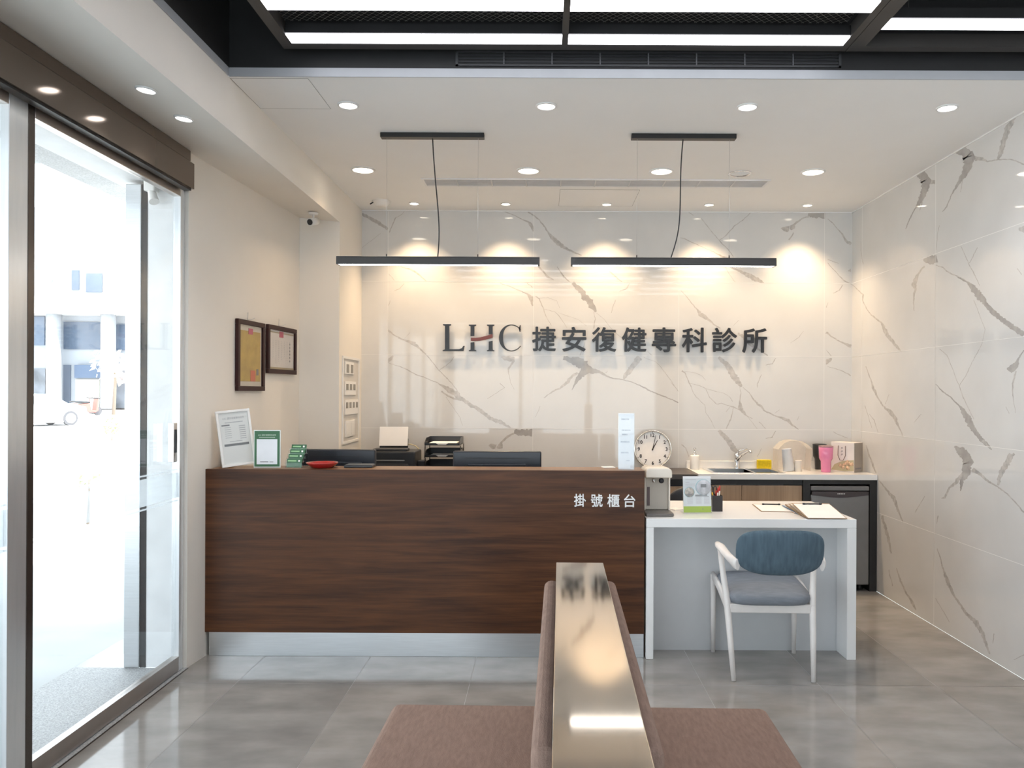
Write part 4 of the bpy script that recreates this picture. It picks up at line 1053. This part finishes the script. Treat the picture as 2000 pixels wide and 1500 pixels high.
# clear plastic cover with cups
p = at(1549, 917, 6.4)
t = thing('dish_cover', 'frosted plastic dome cover over the cups beside the sink', 'dish cover', (p.x, 6.40, ZW))
m = MB()
prof = [(-.135, 0), (-.135, .17), (-.118, .19), (-.085, .222), (-.045, .238), (0, .242), (.05, .236), (.095, .212), (.13, .182), (.135, .17), (.125, .05), (.12, 0)]
for (xa, za), (xb, zb) in zip(prof, prof[1:]): m.face([(xa, -.055, za), (xb, -.055, zb), (xb, .10, zb), (xa, .10, za)])
back = [(x_, .10, z_) for x_, z_ in prof]; m.face(back)
m.obj('cover', glass('frosted_plastic', (.97, .95, .92), .6, haze=.55, hazecol=(.92, .88, .82)), t)
def cup(name, px, py, Yc, r0, r1, h, label, ma, tilt=0.):
    p = at(px, py, Yc)
    o = MB().lathe([(0, .002), (r0 * .9, .002), (r0 * .92, 0), (r0, 0), (r1, h), (r1 * 1.05, h + .003), (r1 * .96, h + .003), (r0 * .9, .006), (0, .006)], seg=32).obj(name, ma, None, (p.x, Yc, ZW + (abs(math.sin(tilt)) * r0)), (0, tilt, 0))
    return tag(o, label, 'cup')
cup('cup', 1541, 916, 6.33, .046, .036, .17, 'tall white paper cup stack leaning by the dome cover', mat('cup_white', (.78, .80, .83), .4), R(-7))
cup('cup', 1559, 917, 6.31, .030, .026, .085, 'short white cup in front of the dome cover', mat('cup_cream', (.82, .78, .72), .4))
def tumbler(px, Yc, label, ma, lidm):
    p = at(px, 915, Yc)
    t = thing('tumbler', label, 'tumbler', (p.x, Yc, ZW), 0, 'tumblers by the gift bag')
    MB().lathe([(0, 0), (.034, 0), (.036, .004), (.039, .085), (.047, .10), (.051, .108), (.055, .195), (.053, .197), (0, .19)], seg=36).obj('body', ma, t)
    MB().lathe([(.055, .195), (.056, .205), (.03, .209), (0, .209)], seg=36).obj('lid', lidm, t)
tumbler(1613, 6.27, 'pink tumbler on the white worktop', mat('tumbler_pink', (.72, .22, .40), .22, coat=.3), mat('lid_smoke', (.35, .20, .22), .2))
tumbler(1600.5, 6.50, 'black tumbler standing behind the pink one', black_plastic, black_plastic)
p = at(1627, 914, 6.48)
tag(MB().lathe([(0, 0), (.022, 0), (.024, .01), (.022, .13), (.012, .15), (.012, .17), (0, .172)], seg=24).obj('bottle', mat('bottle_amber', (.62, .36, .06), .25), None, (p.x - .004, 6.51, ZW)), 'small amber bottle between the pink tumbler and gift bag', 'bottle')
# gift bag: front faces left, taupe side faces the camera
p = at(1668, 919, 6.22)
t = thing('gift_bag', 'white paper gift bag printed with round snacks on a plate', 'gift bag', (p.x, 6.22, ZW), R(-50))
wb, hb, db = .195, .232, .13
MB().box(-wb, 0, 0, db, 0, hb, .002).obj('bag', mat('bag_white', (.74, .70, .68), .55), t)
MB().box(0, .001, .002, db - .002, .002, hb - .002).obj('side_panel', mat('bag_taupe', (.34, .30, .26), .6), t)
m = MB()
for k in range(5): m.box(.001, .0018, .02 + k * .018, .034 + k * .018, .024, .036)
m.obj('side_print', ink, t)
cx_ = -wb * .52
m = MB()
m.tube([(cx_ - .03, -.003, .205), (cx_ - .032, -.006, .13), (cx_ - .014, -.007, .092), (cx_ + .014, -.007, .092), (cx_ + .032, -.006, .13), (cx_ + .03, -.003, .205)], .0022, 8)
m.obj('handle', mat('handle_brown', (.12, .06, .05), .6), t)
m = MB()
for zz in (.188, .163, .138):
    m.box(cx_ - .008, cx_ + .006, -.0012, -.0004, zz - .002, zz + .002); m.box(cx_ - .002, cx_ + .002, -.0012, -.0004, zz - .008, zz + .007); m.box(cx_ - .010, cx_ - .003, -.0012, -.0004, zz - .009, zz - .006)
m.obj('print_characters', ink, t)
poly = [(-wb + .002, .012), (-wb + .03, .056), (-wb * .5, .086), (-.002, .098), (-.002, .012), (-wb * .4, .004)]
m = MB(); m.prism(poly, lambda x, z: (x, -.0012, z), lambda x, z: (x, -.0004, z)); m.obj('print_plate', mat('print_olive', (.46, .41, .27), .6), t)
m = MB(); random.seed(3)
for q in range(12):
    x = random.uniform(-.115, -.016); z = .028 + random.uniform(0, .07) * (.35 + (x + .115) / .12)
    m.lathe([(0, 0), (.014, 0), (.014, .0008), (0, .0008)], seg=18, M=Matrix.Translation((x, -.0013 - q * .0001, z)) @ Matrix.Rotation(R(90), 4, 'X'))
m.obj('print_snacks', mat('print_tan', (.60, .42, .28), .6, var=.4, scale=60), t)
random.seed(11)

# mini fridge
t = thing('mini_fridge', 'grey mini fridge under the white worktop', 'fridge', (2.247, 6.32, 0))
MB().box(-.222, .222, -.20, .22, .04, .80, .006).obj('cabinet', dark_plastic, t)
fd = mat('fridge_grey', (.20, .20, .205), .35, metal=.5, var=.06)
MB().box(-.222, .222, -.245, -.203, .05, .735, .008).obj('door', fd, t)
MB().box(-.222, .222, -.25, -.20, .765, .80, .008).obj('top_cap', mat('fridge_cap', (.16, .16, .165), .4), t)
m = MB(); arc = [(-.215, .76)] + [(-.215 + .43 * k / 20, .735 - .022 * math.sin(math.pi * k / 20)) for k in range(21)] + [(.215, .76)]
m.prism(arc, lambda x, z: (x, -.250, z), lambda x, z: (x, -.243, z)); hb_ = m.obj('handle_band', mat('fridge_band', (.05, .04, .045), .35), t)
m = MB()
for k in range(5): m.box(-.022 + k * .012, -.014 + k * .012, -.2512, -.2502, .738, .747)
m.obj('badge', mat('badge_silver', (.55, .55, .55), .3), hb_)
m = MB()
for x in (-.18, .18):
    for y in (-.17, .18): m.tube([(x, y, 0), (x, y, .04)], .018, 12)
m.obj('feet', black_plastic, t)

# wall clock leaning on the back cabinet
c = at(1275.5, 876, 6.48)
t = thing('wall_clock', 'round chrome rimmed wall clock leaning on the marble wall', 'clock', (c.x, 6.50, .887), 0)
Mt = Matrix.Translation((0, 0, .158)) @ Matrix.Rotation(R(90), 4, 'X')
lean = Matrix.Rotation(R(-6), 4, 'X')
r = .154
MB().lathe([(r - .014, .012), (r - .010, .026), (r - .004, .030), (r, .024), (r, -.01), (r - .02, -.014), (0, -.014)], seg=64, M=lean @ Mt).obj('rim', mat('clock_chrome', (.80, .74, .66), .12, metal=1), t)
fc = MB().lathe([(r - .012, .012), (0, .012)], seg=64, M=lean @ Mt).obj('face', mat('clock_face', (.90, .88, .86), .5), t)
for n in range(1, 13):
    a = R(90 - 30 * n); rr = .113
    cx_, cz_ = rr * math.cos(a), rr * math.sin(a)
    b_ = MB(); fit_text(b_, str(n), cx_ - .02, cx_ + .02, cz_ - .0145, cz_ + .0145, -.0135, .001, .03, keep=True)
    b_.bm.transform(lean @ Matrix.Translation((0, 0, .158)))
    b_.obj('numeral', mat('clock_ink', (.02, .014, .012), .6), fc)
m = MB()
for n in range(60):
    a = R(6 * n); r0_, r1_ = (.129, .139) if n % 5 == 0 else (.135, .139)
    w_ = .0016 if n % 5 == 0 else .0007
    u = Vector((math.cos(a), 0, math.sin(a))); v = Vector((-math.sin(a), 0, math.cos(a)))
    m.face([lean @ (Vector((0, -.0128, .158)) + u * r0_ - v * w_), lean @ (Vector((0, -.0128, .158)) + u * r1_ - v * w_), lean @ (Vector((0, -.0128, .158)) + u * r1_ + v * w_), lean @ (Vector((0, -.0128, .158)) + u * r0_ + v * w_)])
m.obj('tick_marks', MATS['clock_ink'], fc)
def hand(ang, ln, w_, y):
    a = R(90 - ang); u = Vector((math.cos(a), 0, math.sin(a))); v = Vector((-math.sin(a), 0, math.cos(a)))
    mm = MB()
    o = Vector((0, y, .158))
    pts = [o - u * .012 - v * w_, o + u * ln - v * w_ * .5, o + u * ln + v * w_ * .5, o - u * .012 + v * w_]
    mm.face([lean @ q for q in pts][::-1]); return mm
hand(29, .082, .0045, -.0165).obj('hour_hand', MATS['clock_ink'], t)
hand(13, .115, .0032, -.0180).obj('minute_hand', MATS['clock_ink'], t)
MB().lathe([(0, .022), (.006, .020), (.006, .012)], seg=16, M=lean @ Mt).obj('hub', MATS['clock_ink'], t)

# ------------------------------------------------------------------ white desk
XD0, XD1, YDF, YDB, ZD = .577, 1.762, 4.51, 5.27, .793
t = thing('white_desk', 'white solid surface desk with waterfall legs right of the counter', 'desk', ((XD0 + XD1) / 2, YDF, 0))
o = (XD0 + XD1) / 2; a, b = XD0 - o, XD1 - o; dp = YDB - YDF
MB().box(a, b, 0, dp, ZD - .05, ZD, .0025).obj('desk_top', solid_white, t)
MB().box(a, a + .042, 0, dp, 0, ZD - .0505, .0025).obj('side_panel', solid_white, t)
MB().box(b - .052, b, 0, .165, 0, ZD - .0505, .0025).obj('side_panel', solid_white, t)
MB().box(a + .042, b - .0, .166, .19, .0, ZD - .0505).obj('modesty_panel', mat('panel_pale_grey', (.56, .57, .58), .3, var=.02), t)

# water dispenser
p = at(1287, 1005, 4.62)
t = thing('water_dispenser', 'white countertop water dispenser on the left end of the desk', 'water dispenser', (p.x - .002, 4.73, ZD))
wpl = mat('dispenser_warm_lit', (.80, .73, .63), .3)  # warm lamplight on the plastic is tinted into its colour
m = MB(); m.prism([(-.076, .02), (.076, .02), (.076, .245), (.070, .262), (.055, .270), (-.055, .270), (-.070, .262), (-.076, .245)], lambda x, z: (x, -.02, z), lambda x, z: (x, .13, z), bev=.006)
m.obj('body', mat('dispenser_body_warm_lit', (.58, .52, .44), .35), t)  # body colour warmed as well, to carry the lamplight's tint
m = MB(); m.prism([(-.076, .218), (.076, .218), (.076, .254), (.070, .268), (.055, .275), (-.055, .275), (-.070, .268), (-.076, .254)], lambda x, z: (x, -.12, z), lambda x, z: (x, -.019, z), bev=.006)
m.obj('head', wpl, t)
m = MB()
for s_ in (-.077, .067): m.box(s_, s_ + .010, -.045, -.019, .02, .215, .003)
m.obj('side_trim', wpl, t)
MB().box(-.056, -.040, -.0235, -.0195, .045, .155, .001).obj('level_window', mat('dispenser_brown', (.10, .05, .045), .3), t)
m = MB(); m.tube([(-.025, -.075, .212), (-.025, -.075, .188)], .008, 14); m.obj('spout', chrome, t)
m = MB(); m.lathe([(0, 0), (.015, 0), (.015, .012), (0, .012)], seg=20, M=Matrix.Translation((.02, -.07, .198)) @ Matrix.Rotation(R(90), 4, 'X')); m.obj('knob', black_plastic, t)
m = MB(); m.box(-.078, .082, -.155, .13, 0, .020, .006); m.obj('drip_tray', mat('tray_brown', (.13, .115, .105), .35), t)
# brochure stand
p = at(1363, 1003, 4.70)
t = thing('brochure_stand', 'clear acrylic brochure stand with a leaflet on the desk', 'brochure stand', (p.x, 4.71, ZD), R(5))
lean = Matrix.Rotation(R(-6), 4, 'X')
m = MB(); m.box(-.086, .086, -.004, -.002, 0, .205, M=lean); m.box(-.086, .086, .004, .006, 0, .205, M=lean); m.box(-.087, -.085, -.004, .006, 0, .205, M=lean); m.box(.085, .087, -.004, .006, 0, .205, M=lean); m.box(-.086, .086, 0, .07, 0, .004)
m.obj('holder', acrylic, t)
t2 = thing('leaflet', 'clinic leaflet with two round photos and green band in the acrylic stand', 'leaflet', t.location, rot=(R(-6), 0, R(5)))
sh = MB().box(-.083, .083, -.0015, .0025, .005, .218).obj('sheet', mat('leaflet_white', (.78, .79, .81), .45), t2)
MB().box(-.083, .083, -.0022, -.0016, .006, .042).obj('green_band', mat('leaflet_green', (.36, .48, .06), .5), sh)
def disc(x, z, r, y, ma, nm, par):
    m = MB().lathe([(0, 0), (r, 0), (r, .0004), (0, .0004)], seg=40, M=Matrix.Translation((x, y, z)) @ Matrix.Rotation(R(90), 4, 'X')); return m.obj(nm, ma, par)
blue = mat('leaflet_blue', (.35, .55, .60), .5)
disc(.038, .153, .047, -.0018, blue, 'photo_ring', sh); disc(.040, .152, .045, -.0023, mat('photo_grey', (.60, .60, .64), .5, var=.25, scale=30), 'photo', sh)
disc(-.046, .125, .031, -.0018, blue, 'photo_ring', sh); disc(-.046, .125, .028, -.0023, mat('photo_warm', (.50, .46, .42), .5, var=.5, scale=50), 'photo', sh)
m = MB(); m.box(.022, .056, -.0032, -.0027, .152, .172, .0); m.box(-.066, -.03, -.0032, -.0027, .105, .112); m.obj('photo_detail', ink, sh)
m = MB(); m.box(-.068, -.005, -.0022, -.0016, .196, .200); m.box(-.068, -.045, -.0022, -.0016, .181, .185)
for k in range(3): m.box(-.068, -.012, -.0022, -.0016, .160 + k * .006, .162 + k * .006)
for k in range(8):
    for x in (-.06, -.008, .04): m.box(x, x + .034, -.0022, -.0016, .056 + k * .0055, .0585 + k * .0055)
m.obj('text_lines', mat('leaflet_ink', (.58, .57, .60), .6), sh)
m = MB(); m.box(-.012, .060, -.0022, -.0016, .104, .109); m.box(-.012, .07, -.0022, -.0016, .098, .100); m.box(.03, .034, -.0028, -.0022, .022, .03); m.obj('text_bold', ink, sh)
# pen cup and pens
p = at(1400, 997, 4.80)
t = thing('pen_cup', 'square black mesh pen cup beside the leaflet', 'pen cup', (p.x, 4.82, ZD), R(3))
m = MB(); q = .031
m.box(-q, q, -q, q, 0, .003); m.box(-q, q, -q, -q + .002, .003, .095); m.box(-q, q, q - .002, q, .003, .095); m.box(-q, -q + .002, -q + .002, q - .002, .003, .095); m.box(q - .002, q, -q + .002, q - .002, .003, .095)
m.obj('cup', mat('mesh_dark', (.03, .025, .024), .4), t)
def pen(dx, dy, tx, ty, ln, ma, capm, label):
    b0 = Vector((t.location.x + dx, t.location.y + dy, ZD + .006)); d = Vector((tx, ty, 1)).normalized()
    e_ = thing('pen', label, 'pen', b0, 0, 'pens in the mesh cup')
    MB().tube([(0, 0, 0), d * (ln - .03)], .0042, 10).obj('barrel', ma, e_)
    MB().tube([d * (ln - .03), d * ln], [.0048, .004], 10).obj('cap', capm, e_)
penw = mat('pen_white', (.78, .72, .66), .35); penr = mat('pen_red', (.6, .04, .03), .35); peny = mat('pen_yellow', (.75, .45, .04), .4)
pen(-.002, -.012, .10, .05, .135, penw, penr, 'white pen with red cap, left one of the pair in the mesh cup')
pen(.012, -.008, .07, .06, .145, penw, penr, 'white pen with red cap, right one of the pair in the mesh cup')
pen(.0, .012, .02, -.02, .115, penr, penr, 'short red pen in the mesh cup')
pen(-.018, .0, -.05, .0, .105, peny, peny, 'yellow pen at the left of the mesh cup')
e_ = thing('scissors', 'black handled scissors standing in the mesh cup', 'scissors', (t.location.x - .014, t.location.y + .012, ZD + .004))
MB().tube([(0, 0, 0), (-.002, 0, .09)], [(.004, .0015), (.006, .002)], 8).obj('blades', steel, e_)
m = MB()
for s_ in (-1, 1): m.tube([(-.002 + s_ * .012 + .011 * math.cos(k * math.pi / 8), 0, .118 + .026 * math.sin(k * math.pi / 8)) for k in range(17)], .0035, 8)
m.obj('handle', black_plastic, e_)
p = at(1320, 994, 4.85)
tag(MB().box(-.03, .03, -.04, .04, 0, .006).obj('card_stack', paper, None, (p.x, 4.86, ZD), (0, 0, R(25))), 'small white cards between the water dispenser and the leaflet', 'cards')

# clipboards
cbm = mat('clipboard_brown', (.30, .20, .12), .5)
def clipboard(cx_, cy_, z, rz, label, group, board=None, tilt=0.):
    t = thing('clipboard', label, 'clipboard', (cx_, cy_, z), 0, group, rot=(tilt, 0, R(rz)))
    w_, h_ = .112, .155
    MB().box(-w_, w_, -h_, h_, 0, .003, .001).obj('board', board or cbm, t)
    MB().box(-w_ + .006, w_ - .006, -h_ + .003, h_ - .02, .0032, .0042).obj('sheet', paper, t)
    c = MB().box(-.05, .05, h_ - .030, h_ - .006, .0045, .009, .002).obj('clip', chrome, t)
    m = MB(); m.tube([(-.048, h_ - .034, .009), (.048, h_ - .034, .009)], .003, 8)
    for s_ in (-1, 1): m.tube([(s_ * .044, h_ - .034, .009), (s_ * .056, h_ - .034, .009)], .0055, 10)
    m.obj('clip_bar', black_plastic, c)
pc = at(1508, 990, 4.83)
clipboard(1.422, 4.93, ZD + .0005, -5, 'single clipboard lying left of the clipboard stack', None)
labs = ['bottom clipboard of the fanned stack', 'second clipboard up in the fanned stack', 'third clipboard up in the fanned stack', 'fourth clipboard up in the fanned stack', 'clipboard just under the top of the fanned stack', 'top clipboard of the fanned stack on the desk']
for k in range(6):
    rise = .0085 * k
    clipboard(1.595 + .003 * (k % 3 - 1), 4.880 - .044 * k, ZD + .0006 + rise / 2 + .0006 * k, (-2, 1, -1, 2, 0, -1)[k], labs[k], 'clipboards in the fanned stack', mat('clipboard_blue', (.10, .22, .40), .5) if k == 1 else None, math.asin(rise / .31))

# ------------------------------------------------------------------ Z-frame armchair
fab = mat('chair_blue_fabric', (.088, .132, .168), .85, var=.18, scale=60, stretch=(1, 1, .08), bump=.5, bscale=500, spec=.2)
fab2 = mat('chair_seat_fabric', (.225, .245, .28), .85, var=.10, scale=80, stretch=(.2, 1, 1), bump=.5, bscale=500, spec=.2)
t = thing('armchair', 'white framed armchair with blue upholstered back at the desk', 'chair', (1.207, 4.40, 0), R(-2))
frm = mat('chair_white_wood', (.78, .745, .72), .35, var=.03, scale=20)
for s_ in (-1, 1):
    # front leg (towards the desk)
    MB().tube([(s_ * .232, .235, 0), (s_ * .232, .232, .25), (s_ * .232, .228, .452)], [.0125, .016, .018], 12).obj('front_leg', frm, t)
    # slanted rear leg running up to the arm
    MB().tube([(s_ * .206, -.235, 0), (s_ * .216, -.19, .20), (s_ * .225, -.142, .395), (s_ * .243, -.10, .56), (s_ * .252, -.083, .66)], [.0125, (.016, .017), (.019, .021), (.015, .016), (.015, .016)], 12).obj('rear_leg', frm, t)
    MB().tube([(s_ * .232, .245, .445), (s_ * .230, .05, .420), (s_ * .224, -.142, .372), (s_ * .222, -.16, .365)], [(.014, .022), (.014, .026), (.016, .036), (.014, .02)], 12).obj('side_rail', frm, t)
    MB().tube([(s_ * .262, -.055, .687), (s_ * .257, -.10, .680), (s_ * .238, -.22, .652), (s_ * .222, -.325, .635), (s_ * .212, -.352, .633)], [(.014, .008), (.026, .013), (.023, .017), (.016, .028), (.012, .030)], 16).obj('armrest', frm, t)
m = MB(); m.box(-.212, .212, -.168, -.148, .338, .385, .004); m.box(-.22, .22, .225, .245, .40, .445, .004); m.obj('seat_apron', frm, t)
Ms = Matrix.Translation((0, .035, .425)) @ Matrix.Rotation(R(4), 4, 'X') @ Matrix.Rotation(R(-90), 4, 'X')
MB().cushion(.228, .235, .048, n=5., M=Ms, p=3.).obj('seat', fab2, t)
Mk = Matrix.Translation((0, -.385, .700)) @ Matrix.Rotation(R(10), 4, 'X')
MB().cushion(.222, .118, .03, n=3.2, bend=.75, M=Mk, p=2.6, bow=0.).obj('backrest', fab, t)

# office chair behind the desk (mostly hidden)
t = thing('office_chair', 'black office chair behind the desk and water dispenser', 'chair', (1.04, 5.70, 0))
MB().cushion(.175, .20, .03, n=2.6, bend=.6, M=Matrix.Translation((0, .0, .632))).obj('backrest', black_plastic, t)
MB().box(-.23, .23, -.46, -.04, .44, .50, .025).obj('seat', black_plastic, t)
MB().tube([(0, -.25, .07), (0, -.25, .44)], .03, 12).obj('gas_column', black_metal, t)
MB().tube([(0, -.10, .46), (0, .03, .52), (0, .05, .65)], .02, 10).obj('back_bracket', black_metal, t)
for k in range(5):
    a = R(72 * k + 10); l_ = MB().tube([(0, -.25, .09), (.24 * math.cos(a), -.25 + .24 * math.sin(a), .065)], [.024, .016], 10).obj('base_leg', black_metal, t)
    MB().tube([(.24 * math.cos(a) - .012, -.25 + .24 * math.sin(a), .028), (.24 * math.cos(a) + .012, -.25 + .24 * math.sin(a), .028)], .028, 14).obj('caster', black_plastic, l_)

# ------------------------------------------------------------------ waiting bench
fabl = mat('bench_taupe', (.30, .205, .165), .9, var=.12, scale=90, stretch=(1, .25, 1), bump=.6, bscale=500, spec=.15)
t = thing('bench', 'taupe back to back waiting bench with a metal topped divider', 'bench', (.123, 2.75, 0), R(-1.1))
LB = 1.75
for x0, x1, lab in ((-.642, -.085, 'left'), (.085, .640, 'right')):
    MB().box(x0, x1, -LB, 0, .335, .43, .028, 4).obj('seat_cushion', fabl, t)
    MB().box(x0 + .03, x1 - .02, -LB + .03, -.03, .10, .335).obj('seat_base', mat('bench_dark', (.05, .045, .042), .6), t)
MB().box(-.121, -.070, -1.31, 0, .43, .858, .022, 4).obj('back_cushion', fabl, t)
MB().box(.070, .123, -1.31, 0, .43, .858, .022, 4).obj('back_cushion', fabl, t)
MB().box(-.069, .069, -LB, -.02, .10, .89).obj('divider_core', mat('bench_core', (.03, .03, .035), .6), t)
plate_m = mat('satin_metal_plate', (.66, .60, .53), .065, metal=1, var=.02, bump=.0)
m = MB(); m.box(-.081, .081, -LB - .05, .012, .893, .914, .002); m.obj('top_plate', plate_m, t)
m = MB()
for y in (-LB + .1, -.12):
    for x in (-.5, .5): m.tube([(x, y, 0), (x, y, .10)], .025, 14)
m.obj('feet', black_metal, t)
bpy.context.view_layer.update()
